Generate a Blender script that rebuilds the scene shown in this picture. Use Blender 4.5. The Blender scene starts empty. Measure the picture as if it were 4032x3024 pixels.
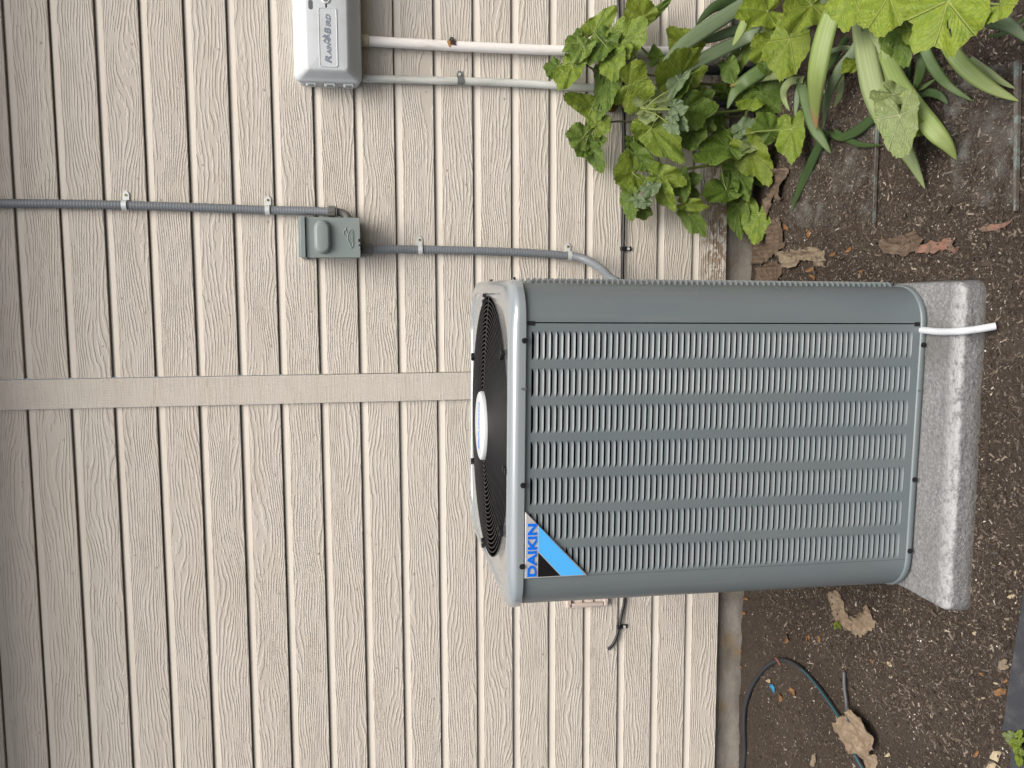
import bpy, bmesh, math, random
import numpy as np
from mathutils import Vector, Matrix, noise as mnoise
random.seed(7); rng = np.random.default_rng(11)
R = math.radians
SC = bpy.context.scene
COL = SC.collection

# ------------------------------------------------------------------ units
# everything is laid out in siding courses ("laps", 0.127 m); z = 0 is the lower edge of the siding
L = 0.127
ZG = -0.75                       # soil level in laps
def W(p): return (p[0]*L, p[1]*L, (p[2]-ZG)*L)

# ------------------------------------------------------------------ camera
CAM = np.array([1.80321439, -21.32877628, 9.55081311])
RT = np.array([0.9951269, 0.09670067, -0.01927277])
UP = np.array([0.00307276, 0.16495111, 0.98629696])
FW = np.array([-0.09855464, 0.98154985, -0.16385014])
FPX = 3200.0
cd = bpy.data.cameras.new('camera'); cam = bpy.data.objects.new('camera', cd); COL.objects.link(cam)
cd.sensor_fit = 'HORIZONTAL'; cd.sensor_width = 36.0; cd.lens = FPX/4032*36.0
cd.clip_start = 0.02; cd.clip_end = 500
cam.matrix_world = Matrix(((-UP[0], RT[0], -FW[0], CAM[0]*L), (-UP[1], RT[1], -FW[1], CAM[1]*L),
                           (-UP[2], RT[2], -FW[2], (CAM[2]-ZG)*L), (0, 0, 0, 1)))
SC.camera = cam
SC.render.resolution_x = 1024; SC.render.resolution_y = 768

# ------------------------------------------------------------------ light: soft overcast daylight
SUN_EL, SUN_AZ = R(60), R(160)            # azimuth from +Y, clockwise: behind the camera, a little to the right
world = bpy.data.worlds.new('World'); SC.world = world; world.use_nodes = True
wn = world.node_tree.nodes; wl = world.node_tree.links
sky = wn.new('ShaderNodeTexSky'); sky.sky_type = 'NISHITA'; sky.sun_disc = False
sky.sun_elevation = SUN_EL; sky.sun_rotation = SUN_AZ
sky.air_density = 1.0; sky.dust_density = 6.0; sky.ozone_density = 0.6
wl.new(sky.outputs[0], wn['Background'].inputs[0]); wn['Background'].inputs[1].default_value = 0.075
sd = bpy.data.lights.new('sun', 'SUN'); sd.energy = 1.5; sd.angle = R(44); sd.color = (1.0, 0.975, 0.94)
sun = bpy.data.objects.new('sun', sd); COL.objects.link(sun)
sdir = Vector((math.sin(SUN_AZ)*math.cos(SUN_EL), math.cos(SUN_AZ)*math.cos(SUN_EL), math.sin(SUN_EL)))
sun.rotation_euler = sdir.to_track_quat('Z', 'Y').to_euler(); sun.location = (0, -2, 6)
vs = SC.view_settings
vs.view_transform = 'Standard'; vs.look = 'None'; vs.gamma = 1; vs.use_curve_mapping = False
vs.exposure = 1.15

# ------------------------------------------------------------------ photo point -> place (full-size photo pixels, lap units out)
def ray(px, py):
    return RT*((3024-py)-1512)/FPX - UP*(px-2016)/FPX + FW
def at(px, py, Y=None, Z=None):
    d = ray(px, py)
    t = (Y-CAM[1])/d[1] if Y is not None else (Z-CAM[2])/d[2]
    return CAM + t*d
def yground(px, py):
    if px > 2935:
        y = at(px, py, Z=ZG)[1]
        return min(y, 0.0)
    return 0.0
def lifted(px, py, lift):               # a point 'lift' laps nearer than the soil or wall behind it
    return at(px, py, Y=yground(px, py)-lift)
def zP(zx, zy): return 2000+zx/1.659, zy/1.659
def zQ(zx, zy): return 3000+zx/1.659, zy/1.659

# ------------------------------------------------------------------ object helpers
ORG = {}
def empty(name, origin, label=None, cat=None, group=None):
    o = bpy.data.objects.new(name, None); COL.objects.link(o)
    o.location = W(origin); o.empty_display_size = 0.05
    ORG[o.name] = Vector(W(origin))
    if label: tag(o, label, cat, group)
    return o
def tag(o, label=None, cat=None, group=None, kind=None):
    if label: o['label'] = label
    if cat: o['category'] = cat
    if group: o['group'] = group
    if kind: o['kind'] = kind
    return o
class MB:
    def __init__(s): s.v = []; s.f = []; s.m = []; s.uv = None; s.col = None
    def add(s, vs, fs, mi=0):
        b = len(s.v); s.v += [tuple(map(float, p)) for p in vs]
        s.f += [tuple(i+b for i in f) for f in fs]; s.m += [mi]*len(fs); return s
    def box(s, x0, x1, y0, y1, z0, z1, mi=0):
        vs = [(x, y, z) for x in (x0, x1) for y in (y0, y1) for z in (z0, z1)]
        return s.add(vs, [(0, 1, 3, 2), (4, 6, 7, 5), (0, 4, 5, 1), (2, 3, 7, 6), (0, 2, 6, 4), (1, 5, 7, 3)], mi)
    def grid(s, P, mi=0, flip=False, closeu=False):
        n, m = len(P), len(P[0]); b = len(s.v)
        for row in P: s.v += [tuple(map(float, p)) for p in row]
        for i in range(n-1):
            for j in range(m if closeu else m-1):
                k = (j+1) % m
                q = (b+i*m+j, b+i*m+k, b+(i+1)*m+k, b+(i+1)*m+j)
                s.f.append(q[::-1] if flip else q); s.m.append(mi)
        return s
    def tube(s, pts, r, n=10, mi=0, cap=True, rfun=None):
        pts = [Vector(p) for p in pts]; N = len(pts); rows = []
        t0 = (pts[1]-pts[0]).normalized()
        a = t0.orthogonal().normalized()
        for i, p in enumerate(pts):
            t = (pts[min(i+1, N-1)]-pts[max(i-1, 0)]).normalized()
            a = (a-t*a.dot(t)).normalized(); b = t.cross(a)
            rr = r if rfun is None else rfun(i/(N-1), i)
            rows.append([p+(a*math.cos(2*math.pi*k/n)+b*math.sin(2*math.pi*k/n))*rr for k in range(n)])
        b0 = len(s.v); s.grid(rows, mi, closeu=True)
        if cap:
            s.f.append(tuple(range(b0+n-1, b0-1, -1))); s.m.append(mi)
            e = b0+(N-1)*n; s.f.append(tuple(range(e, e+n))); s.m.append(mi)
        return s
    def cyl(s, p0, p1, r, n=16, mi=0): return s.tube([p0, p1], r, n, mi)
    def lathe(s, prof, c, n=32, mi=0):     # prof [(r, z)] about the z axis through c
        rows = [[(c[0]+r*math.cos(2*math.pi*k/n), c[1]+r*math.sin(2*math.pi*k/n), c[2]+z) for k in range(n)] for r, z in prof]
        return s.grid(rows, mi, closeu=True)
    def prism(s, poly, y0, y1, mi=0):      # poly in (x, z), extruded in y; y0 is the front
        n = len(poly)
        area = sum(poly[i][0]*poly[(i+1) % n][1]-poly[(i+1) % n][0]*poly[i][1] for i in range(n))
        if area < 0: poly = poly[::-1]
        vs = [(x, y0, z) for x, z in poly]+[(x, y1, z) for x, z in poly]
        fs = [tuple(range(n)), tuple(range(2*n-1, n-1, -1))]
        fs += [(i, i+n, (i+1) % n+n, (i+1) % n) for i in range(n)]
        return s.add(vs, fs, mi)
    def build(s, name, mats, parent=None, smooth=0.6, bevel=0, origin=None, seg=2, raw=False):
        me = bpy.data.meshes.new(name)
        o0 = ORG[parent.name] if parent is not None and parent.name in ORG else Vector((0, 0, 0))
        if origin is not None: o0 = Vector(W(origin))
        V = np.array(s.v, dtype=float)*L
        V[:, 2] -= ZG*L
        V -= np.array(o0)
        me.from_pydata(V.tolist(), [], s.f)
        mats = mats if isinstance(mats, (list, tuple)) else [mats]
        for m in mats: me.materials.append(m)
        if len(mats) > 1: me.polygons.foreach_set('material_index', s.m)
        if s.uv is not None:
            uvl = me.uv_layers.new(name='UVMap')
            vi = np.zeros(len(me.loops), dtype=np.int32); me.loops.foreach_get('vertex_index', vi)
            uvl.data.foreach_set('uv', np.array(s.uv, dtype=np.float32)[vi].ravel())
        if s.col is not None:
            ca = me.color_attributes.new('tint', 'FLOAT_COLOR', 'POINT')
            ca.data.foreach_set('color', np.array(s.col, dtype=np.float32).ravel())
        if smooth:
            me.polygons.foreach_set('use_smooth', [True]*len(me.polygons))
            me.update()
            me.set_sharp_from_angle(angle=smooth)
        me.update()
        o = bpy.data.objects.new(name, me); COL.objects.link(o)
        if parent is not None: o.parent = parent
        if parent is not None and origin is None and parent.type == 'EMPTY' or (parent is not None and origin is None):
            ORG[o.name] = Vector(o0)
        elif parent is None:
            o.location = o0; ORG[o.name] = Vector(o0)
        else:
            po = ORG[parent.name]; o.location = Vector(o0)-po; ORG[o.name] = Vector(o0)
        if bevel:
            b = o.modifiers.new('bevel', 'BEVEL'); b.width = bevel*L; b.segments = seg
            b.limit_method = 'ANGLE'; b.angle_limit = 0.6
        return o
def smoothpath(pts, n=8):
    P = [Vector(p) for p in pts]; out = []
    for i in range(len(P)-1):
        p0 = P[max(i-1, 0)]; p1 = P[i]; p2 = P[i+1]; p3 = P[min(i+2, len(P)-1)]
        for k in range(n):
            t = k/n
            out.append(0.5*((2*p1)+(-p0+p2)*t+(2*p0-5*p1+4*p2-p3)*t*t+(-p0+3*p1-3*p2+p3)*t**3))
    out.append(P[-1]); return out
def text_mesh(txt, x0, x1, z0, z1, y, depth, shear=0.0, bold=0.0, rot=None):
    cu = bpy.data.curves.new('txt', 'FONT'); cu.body = txt; cu.size = 1; cu.shear = shear; cu.offset = bold
    cu.extrude = 0.05; cu.resolution_u = 3
    ob = bpy.data.objects.new('txt', cu); me = bpy.data.meshes.new_from_object(ob)
    V = np.array([v.co for v in me.vertices]); F = [tuple(p.vertices) for p in me.polygons]
    mn, mx = V.min(0), V.max(0)
    Q = (V-mn)/(mx-mn)
    out = [(x0+q[0]*(x1-x0), y+(1-q[2])*depth, z0+q[1]*(z1-z0)) for q in Q]
    bpy.data.objects.remove(ob); bpy.data.curves.remove(cu); bpy.data.meshes.remove(me)
    return out, F

# ------------------------------------------------------------------ materials
def mat(name, col=(.5, .5, .5), rough=.5, spec=.5, metal=0.0, coat=0.0):
    m = bpy.data.materials.new(name); m.use_nodes = True
    p = m.node_tree.nodes['Principled BSDF']
    p.inputs['Base Color'].default_value = (*col, 1); p.inputs['Roughness'].default_value = rough
    p.inputs['Specular IOR Level'].default_value = spec; p.inputs['Metallic'].default_value = metal
    p.inputs['Coat Weight'].default_value = coat
    return m
class NT:
    def __init__(s, m): s.m = m; s.n = m.node_tree.nodes; s.l = m.node_tree.links; s.p = s.n['Principled BSDF']
    def node(s, t, **k):
        x = s.n.new(t)
        for a, b in k.items(): setattr(x, a, b)
        return x
    def set(s, x, i, v):
        if hasattr(v, 'is_output') or hasattr(v, 'links'): s.l.new(v, x.inputs[i])
        else: x.inputs[i].default_value = v
    def math(s, op, a, b=0.0, c=None, clamp=False):
        x = s.node('ShaderNodeMath', operation=op); x.use_clamp = clamp
        s.set(x, 0, a); s.set(x, 1, b)
        if c is not None: s.set(x, 2, c)
        return x.outputs[0]
    def noise(s, vec, scale, detail=2, rough=.5, w=None, dims='3D'):
        x = s.node('ShaderNodeTexNoise', noise_dimensions=dims if w is None else '4D')
        if vec is not None: s.l.new(vec, x.inputs['Vector'])
        x.inputs['Scale'].default_value = scale; x.inputs['Detail'].default_value = detail; x.inputs['Roughness'].default_value = rough
        if w is not None: s.set(x, 'W', w)
        return x.outputs['Fac']
    def mapping(s, vec, scale=(1, 1, 1), loc=(0, 0, 0)):
        x = s.node('ShaderNodeMapping'); s.l.new(vec, x.inputs[0])
        x.inputs['Scale'].default_value = scale; x.inputs['Location'].default_value = loc
        return x.outputs[0]
    def ramp(s, f, stops):
        x = s.node('ShaderNodeValToRGB'); s.l.new(f, x.inputs[0])
        e = x.color_ramp.elements
        while len(e) < len(stops): e.new(0.5)
        for i, (p, c) in enumerate(stops):
            e[i].position = p; e[i].color = (*c, 1) if len(c) == 3 else c
        return x.outputs[0]
    def mix(s, f, a, b, mode='MIX'):
        x = s.node('ShaderNodeMix', data_type='RGBA', blend_type=mode)
        s.set(x, 0, f)
        for i, v in ((6, a), (7, b)):
            if isinstance(v, tuple): x.inputs[i].default_value = (*v, 1)
            else: s.l.new(v, x.inputs[i])
        return x.outputs[2]
    def mrange(s, v, a, b, c=0.0, d=1.0):
        x = s.node('ShaderNodeMapRange'); x.interpolation_type = 'SMOOTHSTEP'
        s.set(x, 0, v)
        for i, q in enumerate((a, b, c, d)): x.inputs[i+1].default_value = q
        return x.outputs[0]
    def bump(s, h, dist, strength=1.0, normal=None):
        x = s.node('ShaderNodeBump'); s.l.new(h, x.inputs['Height'])
        x.inputs['Distance'].default_value = dist; x.inputs['Strength'].default_value = strength
        if normal is not None: s.l.new(normal, x.inputs['Normal'])
        return x.outputs[0]
    def obj(s): return s.node('ShaderNodeTexCoord').outputs['Object']
    def gen(s): return s.node('ShaderNodeNewGeometry').outputs['Position']
    def sep(s, v):
        x = s.node('ShaderNodeSeparateXYZ'); s.l.new(v, x.inputs[0]); return x.outputs
    def base(s, c): s.l.new(c, s.p.inputs['Base Color'])
    def normal(s, c): s.l.new(c, s.p.inputs['Normal'])

PAINT = (.545, .510, .468)
def siding_mat(name, grain=True, vertical=False, peel=False):
    m = mat(name, PAINT, .62, .35); t = NT(m)
    pos = t.gen(); rnd = t.node('ShaderNodeObjectInfo').outputs['Random']
    seed = t.math('MULTIPLY', rnd, 37.0)
    dirt = t.noise(t.mapping(pos, (1.2, 1, 5)), 3.0, 5, .65)
    tint = t.mrange(dirt, .35, .75)
    c = t.mix(tint, (.540, .507, .445), (.500, .463, .396))
    fine = t.noise(pos, 160, 2)
    c = t.mix(t.math('MULTIPLY', fine, .12), c, (.42, .37, .32))
    st = t.noise(t.mapping(pos, (2.2, 1, 9)), 2.2, 6, .7)
    c = t.mix(t.math('MULTIPLY', t.mrange(st, .60, .74), .45), c, (.36, .27, .19))
    x, y, z = t.sep(pos)
    if not vertical:
        fr = t.math('FRACT', t.math('DIVIDE', t.math('SUBTRACT', z, .09525), .127))
        ck = t.math('MULTIPLY', t.mrange(t.math('SUBTRACT', fr, t.math('MULTIPLY', t.noise(pos, 60, 3), .07)), .035, .015), t.mrange(t.noise(t.mapping(pos, (1, .2, .3)), 9, 3, .6, w=seed), .70, .73))
        c = t.mix(t.math('MULTIPLY', ck, .85), c, (.27, .16, .075))
    if grain:
        gx = t.node('ShaderNodeCombineXYZ')
        if vertical: t.l.new(z, gx.inputs[0]); t.l.new(x, gx.inputs[1]); across = x
        else: t.l.new(x, gx.inputs[0]); t.l.new(z, gx.inputs[1]); across = z
        g = gx.outputs[0]
        warp = t.noise(t.mapping(g, (2.6, 11, 1)), 1.0, 1.0, .45, w=seed)
        wob = t.noise(t.mapping(g, (26, 70, 1)), 1.0, 2, .5, w=seed)
        ph = t.math('ADD', t.math('MULTIPLY', across, 2*math.pi/.0088), t.math('MULTIPLY', warp, 74.0))
        ph = t.math('ADD', ph, t.math('MULTIPLY', wob, 5.5))
        sn = t.math('SINE', ph)
        rid = t.mrange(sn, -.25, .75)
        msk = t.mrange(t.noise(t.mapping(g, (16, 62, 1)), 1.0, 2.5, .6, w=t.math('ADD', seed, 5.0)), .36, .56)
        h = t.math('MULTIPLY', rid, msk)
        if vertical:
            saw = t.noise(t.mapping(g, (260, 14, 1)), 1.0, 2, .6, w=seed)
            h = t.math('ADD', t.math('MULTIPLY', h, .30), t.math('MULTIPLY', t.mrange(saw, .40, .66), .30))
        h = t.math('ADD', h, t.math('MULTIPLY', t.noise(pos, 420, 2), .18))
        t.normal(t.bump(h, .0013, 1.0))
        c = t.mix(t.math('MULTIPLY', t.math('SUBTRACT', 1.0, rid), .03), c, (.36, .29, .23))
        if peel:
            px = t.mrange(x, .18, .42); px2 = t.mrange(x, 1.9, .9)
            zz = t.mrange(t.math('ADD', z, t.math('MULTIPLY', t.noise(pos, 16, 5, .7), .11)), .262, .19)
            pk = t.math('MULTIPLY', t.math('MULTIPLY', zz, px), px2)
            pn = t.mrange(t.noise(t.mapping(pos, (1, 1, 1.4)), 30, 5, .65), .47, .51)
            pk = t.math('MULTIPLY', pk, pn)
            wood = t.mix(t.noise(t.mapping(pos, (8, 1, 90)), 4, 3), (.20, .14, .09), (.34, .27, .2))
            c = t.mix(pk, c, wood)
            t.normal(t.bump(t.math('ADD', h, t.math('MULTIPLY', pk, -1.2)), .0016, 1.0))
    else:
        t.normal(t.bump(t.noise(pos, 300, 2), .0003, .6))
    t.base(c); return m
M_SID = siding_mat('siding_paint'); M_SIDS = siding_mat('siding_smooth', False)
M_SIDP = siding_mat('siding_peeling', True, False, True); M_TRIM = siding_mat('trim_paint', True, True)

M_CONC = mat('concrete', (.23, .21, .185), .9, .2); t = NT(M_CONC); pos = t.gen()
c = t.ramp(t.noise(pos, 5, 6, .65), [(.3, (.085, .077, .066)), (.5, (.160, .147, .128)), (.72, (.225, .207, .182))])
c = t.mix(t.math('MULTIPLY', t.mrange(t.noise(pos, 9, 4), .55, .7), .6), c, (.17, .12, .06))
t.base(c); t.normal(t.bump(t.noise(pos, 70, 5, .7), .004, .8))

M_AC = mat('grey_enamel', (.150, .170, .177), .36, .6); t = NT(M_AC); pos = t.gen()
c = t.mix(t.mrange(t.noise(t.mapping(pos, (1, 1, .25)), 6, 5, .6), .35, .75), (.136, .164, .172), (.149, .172, .176))
c = t.mix(t.math('MULTIPLY', t.mrange(t.noise(pos, 45, 4, .7), .62, .8), .35), c, (.26, .25, .235))
stk = t.mrange(t.noise(t.mapping(pos, (38, 38, 1.1)), 1.0, 4, .65), .55, .78)
c = t.mix(t.math('MULTIPLY', stk, .30), c, (.23, .235, .225))
t.base(c); t.l.new(t.mrange(t.noise(pos, 8, 4), .3, .7, .30, .46), t.p.inputs['Roughness'])
t.normal(t.bump(t.noise(pos, 3.5, 2), .004, .35))
M_CAP = mat('grey_cap_enamel', (.21, .228, .232), .22, 1.0, 0, 1.0); t = NT(M_CAP); pos = t.gen()
t.p.inputs['Coat Roughness'].default_value = .12; t.p.inputs['Coat IOR'].default_value = 1.55
t.base(t.mix(t.mrange(t.noise(pos, 8, 4, .6), .45, .8), (.235, .268, .282), (.25, .276, .286)))
M_BLACK = mat('black_plastic', (.012, .012, .013), .45, .4)
M_WIRE = mat('black_wire', (.018, .018, .0185), .42, .25)
M_DARK = mat('dark_inside', (.006, .006, .0065), .9, .0)
M_BOLT = mat('dark_screw', (.03, .03, .032), .35, .6, .6)
M_SILVER = mat('badge_silver', (.52, .52, .51), .38, .5, .25)
M_BLUE = mat('badge_blue', (.0, .145, .70), .4, .4); M_SKY = mat('badge_light_blue', (.075, .42, .86), .5, .4)
M_BADGEBLACK = mat('badge_black', (.006, .006, .007), .35, .5)
M_HUB = mat('hub_white', (.50, .525, .53), .45, .4)
M_WHITEPL = mat('controller_plastic', (.60, .63, .635), .5, .35); t = NT(M_WHITEPL); pos = t.gen()
c = t.mix(t.mrange(t.noise(pos, 14, 5, .7), .5, .85), (.505, .54, .552), (.44, .455, .45))
c = t.mix(t.math('MULTIPLY', t.mrange(t.noise(pos, 90, 3), .68, .75), .5), c, (.3, .28, .25)); t.base(c)
t.normal(t.bump(t.noise(pos, 900, 1), .0003, .4))
M_LOGO = mat('logo_grey', (.20, .225, .275), .5, .3)
M_PVC = mat('white_pipe', (.66, .63, .59), .4, .4); t = NT(M_PVC); pos = t.gen()
t.base(t.mix(t.mrange(t.noise(t.mapping(pos, (6, 6, 1)), 4, 5, .7), .5, .78), (.80, .78, .74), (.60, .56, .48)))
M_PVCG = mat('grey_white_pipe', (.5, .5, .47), .45, .4); t = NT(M_PVCG); pos = t.gen()
t.base(t.mix(t.mrange(t.noise(t.mapping(pos, (6, 6, .8)), 4, 5, .7), .38, .7), (.64, .65, .62), (.40, .42, .37)))
M_COUP = mat('cream_coupling', (.50, .45, .33), .5, .3)
M_RUST = mat('rusty_clip', (.05, .03, .025), .8, .2)
M_RUSTST = mat('rust_stain', (.36, .20, .08), .8, .1)
M_COND = mat('conduit_grey', (.165, .182, .196), .42, .4)
M_COND2 = mat('fitting_grey', (.13, .128, .12), .5, .4)
M_BOX = mat('switch_box_enamel', (.205, .245, .236), .42, .45); t = NT(M_BOX); pos = t.gen()
t.base(t.mix(t.mrange(t.noise(pos, 18, 4), .4, .75), (.205, .245, .236), (.225, .255, .245)))
M_ZINC = mat('zinc', (.70, .73, .71), .35, .7, .35); M_ZINCD = mat('dull_zinc', (.20, .21, .20), .5, .4, .5)
M_BRASS = mat('brass_screw', (.35, .30, .10), .4, .5, .7)
M_CABLE = mat('black_cable', (.018, .019, .022), .45, .4)
M_NAIL = mat('nail_paint', (.42, .36, .31), .6, .3)
M_VENT = mat('vent_plastic', (.50, .43, .375), .5, .35)
M_PAD = mat('pad_speckle', (.38, .38, .375), .85, .25); t = NT(M_PAD); pos = t.gen()
sp = t.noise(pos, 150, 4, .75)
c = t.ramp(sp, [(.28, (.105, .107, .106)), (.5, (.200, .203, .201)), (.72, (.32, .325, .322))])
c = t.mix(t.math('MULTIPLY', t.mrange(t.noise(pos, 6, 5, .65), .42, .62), .3), c, (.15, .15, .146))
_, yy, zz = t.sep(pos)
wear = t.math('MULTIPLY', t.mrange(yy, -1.075, -1.108), t.mrange(t.math('ADD', zz, t.math('MULTIPLY', t.noise(pos, 40, 4), .016)), .044, .054))
wear = t.math('MULTIPLY', wear, t.mrange(t.noise(pos, 55, 4, .7), .32, .55))
c = t.mix(t.math('MULTIPLY', wear, .55), c, (.52, .525, .52))
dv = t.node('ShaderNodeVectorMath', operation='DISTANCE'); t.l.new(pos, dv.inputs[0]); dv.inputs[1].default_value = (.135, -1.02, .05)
dark_spot = t.math('MULTIPLY', t.mrange(t.math('ADD', dv.outputs['Value'], t.math('MULTIPLY', t.noise(pos, 18, 4), .06)), .14, .05), .6)
c = t.mix(dark_spot, c, (.12, .118, .11))  # pad colour goes darker in a round patch at the drain hose
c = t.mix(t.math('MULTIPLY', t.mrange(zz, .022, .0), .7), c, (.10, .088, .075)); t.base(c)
t.normal(t.bump(t.math('ADD', t.noise(pos, 130, 4, .7), t.math('MULTIPLY', t.noise(pos, 45, 3), 1.0)), .0055, 1.0))
M_SOIL = mat('soil', (.05, .038, .029), .95, .15); t = NT(M_SOIL); pos = t.gen()
c = t.ramp(t.noise(pos, 95, 5, .7), [(.28, (.022, .017, .013)), (.5, (.060, .0465, .036)), (.66, (.098, .077, .060)), (.8, (.155, .126, .099))])
c = t.mix(t.mrange(t.noise(pos, 3.2, 4, .6), .4, .7), c, (.094, .075, .059))
c = t.mix(.5, c, t.ramp(t.noise(pos, 260, 3, .7), [(.3, (.014, .011, .009)), (.6, (.065, .05, .038)), (.8, (.16, .13, .1))]))
t.base(c); t.normal(t.bump(t.math('ADD', t.noise(pos, 140, 5, .7), t.math('MULTIPLY', t.noise(pos, 420, 3, .7), .5)), .008, 1.0))
M_CHIP = mat('mulch', (.06, .045, .035), .9, .2); t = NT(M_CHIP)
ca = t.node('ShaderNodeVertexColor'); ca.layer_name = 'tint'
t.base(t.mix(t.math('MULTIPLY', t.noise(t.gen(), 300, 2), .5), ca.outputs[0], (.03, .023, .018)))
M_HOSE = mat('black_hose', (.022, .024, .027), .5, .4); M_STRIPE = mat('teal_stripe', (.02, .13, .16), .5, .3)
M_EDGE = mat('dark_edging', (.040, .043, .048), .6, .3); t = NT(M_EDGE); pos = t.gen()
t.base(t.mix(t.mrange(t.noise(pos, 25, 5, .7), .45, .75), (.034, .037, .043), (.075, .075, .075)))
M_TUBE = mat('clear_braided_tube', (.66, .68, .69), .3, .5); t = NT(M_TUBE)
uvn = t.node('ShaderNodeTexCoord').outputs['UV']; ux, uy, _ = t.sep(uvn)
wa = t.math('SINE', t.math('ADD', t.math('MULTIPLY', ux, 420.0), t.math('MULTIPLY', t.math('SINE', t.math('MULTIPLY', uy, 12.566)), 1.6)))
t.base(t.mix(t.mrange(wa, .1, .9, 0, .45), (.56, .585, .60), (.27, .30, .32)))

def leaf_mat(name, a, b, vein, trans=.25, rough=.48, spots=0.0, contrast=1.0):
    m = mat(name, a, rough, .35); t = NT(m)
    uv = t.node('ShaderNodeTexCoord').outputs['UV']; u, v, _ = t.sep(uv)
    pos = t.gen(); rnd = t.node('ShaderNodeObjectInfo').outputs['Random']
    c = t.mix(t.mrange(t.noise(pos, 42, 5, .7), .34, .66), a, b)
    c = t.mix(t.math('MULTIPLY', t.mrange(rnd, 0, 1), .35), c, b)
    lobe = t.math('PINGPONG', t.math('MULTIPLY', u, 7.0), .5)
    vd = t.math('MULTIPLY', t.math('SUBTRACT', .5, lobe), v)
    v1 = t.mrange(vd, .028, .006)
    sec = t.math('SINE', t.math('ADD', t.math('MULTIPLY', v, 40.0), t.math('MULTIPLY', lobe, 34.0)))
    v2 = t.math('MULTIPLY', t.mrange(sec, .86, .99), .38)
    ve = t.math('MAXIMUM', v1, v2)
    c = t.mix(t.math('MULTIPLY', ve, .62*contrast), c, vein)
    if spots:
        c = t.mix(t.math('MULTIPLY', t.mrange(t.noise(pos, 190, 1), .70, .74), spots), c, (.45, .5, .32))
    edge = t.math('MULTIPLY', t.mrange(v, .86, 1.0), .22)
    c = t.mix(edge, c, (.20, .22, .05))
    t.base(c)
    hh = t.math('ADD', t.math('MULTIPLY', ve, -1.0), t.math('MULTIPLY', t.noise(pos, 70, 3, .6), 2.2))
    t.normal(t.bump(hh, .0030, 1.0))
    tr = t.node('ShaderNodeBsdfTranslucent'); t.l.new(c, tr.inputs[0])
    mx = t.node('ShaderNodeMixShader'); mx.inputs[0].default_value = trans
    out = t.n['Material Output']; t.l.new(t.p.outputs[0], mx.inputs[1]); t.l.new(tr.outputs[0], mx.inputs[2]); t.l.new(mx.outputs[0], out.inputs[0])
    return m
LM = {
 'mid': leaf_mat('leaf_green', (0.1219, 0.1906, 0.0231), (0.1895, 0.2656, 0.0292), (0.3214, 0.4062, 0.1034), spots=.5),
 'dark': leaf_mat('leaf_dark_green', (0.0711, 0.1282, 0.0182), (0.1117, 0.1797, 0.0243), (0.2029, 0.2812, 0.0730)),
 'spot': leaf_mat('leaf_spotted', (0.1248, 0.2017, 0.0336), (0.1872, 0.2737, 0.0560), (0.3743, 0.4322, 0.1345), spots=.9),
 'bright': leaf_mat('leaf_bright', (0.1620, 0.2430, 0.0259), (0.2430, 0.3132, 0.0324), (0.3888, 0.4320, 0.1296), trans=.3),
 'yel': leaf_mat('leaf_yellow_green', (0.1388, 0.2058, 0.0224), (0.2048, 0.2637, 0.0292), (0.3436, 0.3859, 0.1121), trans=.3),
 'pale': leaf_mat('leaf_pale_underside', (0.1900, 0.2500, 0.0900), (0.2400, 0.3000, 0.1200), (0.4500, 0.4800, 0.2800), trans=.25, contrast=1.3),
 'grey': leaf_mat('leaf_grey_young', (0.1200, 0.1800, 0.0900), (0.1700, 0.2300, 0.1200), (0.2800, 0.3300, 0.2000), trans=.2),
}
M_STEM = mat('green_stem', (.13, .17, .045), .5, .35); M_STEMP = mat('pale_stem', (.24, .29, .085), .5, .35); M_STEMR = mat('purple_stem', (.085, .085, .04), .5, .35)
def blade_mat(name, a, b, tip):
    m = mat(name, a, .45, .4); t = NT(m)
    uv = t.node('ShaderNodeTexCoord').outputs['UV']; u, v, _ = t.sep(uv); pos = t.gen()
    st = t.noise(t.mapping(uv, (22, 1.2, 1)), 1.0, 3, .6)
    c = t.mix(t.mrange(st, .3, .7), a, b)
    c = t.mix(t.math('MULTIPLY', t.mrange(v, .35, 1.0), .35), c, tip)
    t.base(c); t.normal(t.bump(st, .0012, .7))
    tr = t.node('ShaderNodeBsdfTranslucent'); t.l.new(c, tr.inputs[0])
    mx = t.node('ShaderNodeMixShader'); mx.inputs[0].default_value = .18
    out = t.n['Material Output']; t.l.new(t.p.outputs[0], mx.inputs[1]); t.l.new(tr.outputs[0], mx.inputs[2]); t.l.new(mx.outputs[0], out.inputs[0])
    return m
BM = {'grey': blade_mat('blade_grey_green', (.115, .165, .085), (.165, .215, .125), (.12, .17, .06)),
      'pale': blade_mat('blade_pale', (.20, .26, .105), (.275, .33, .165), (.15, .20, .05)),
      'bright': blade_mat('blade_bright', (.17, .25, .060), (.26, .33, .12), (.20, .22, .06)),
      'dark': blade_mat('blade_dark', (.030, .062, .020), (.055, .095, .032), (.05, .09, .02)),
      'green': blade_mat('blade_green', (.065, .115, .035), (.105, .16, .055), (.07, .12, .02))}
M_DRYTIP = mat('dry_tip', (.27, .17, .085), .7, .2)
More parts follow.
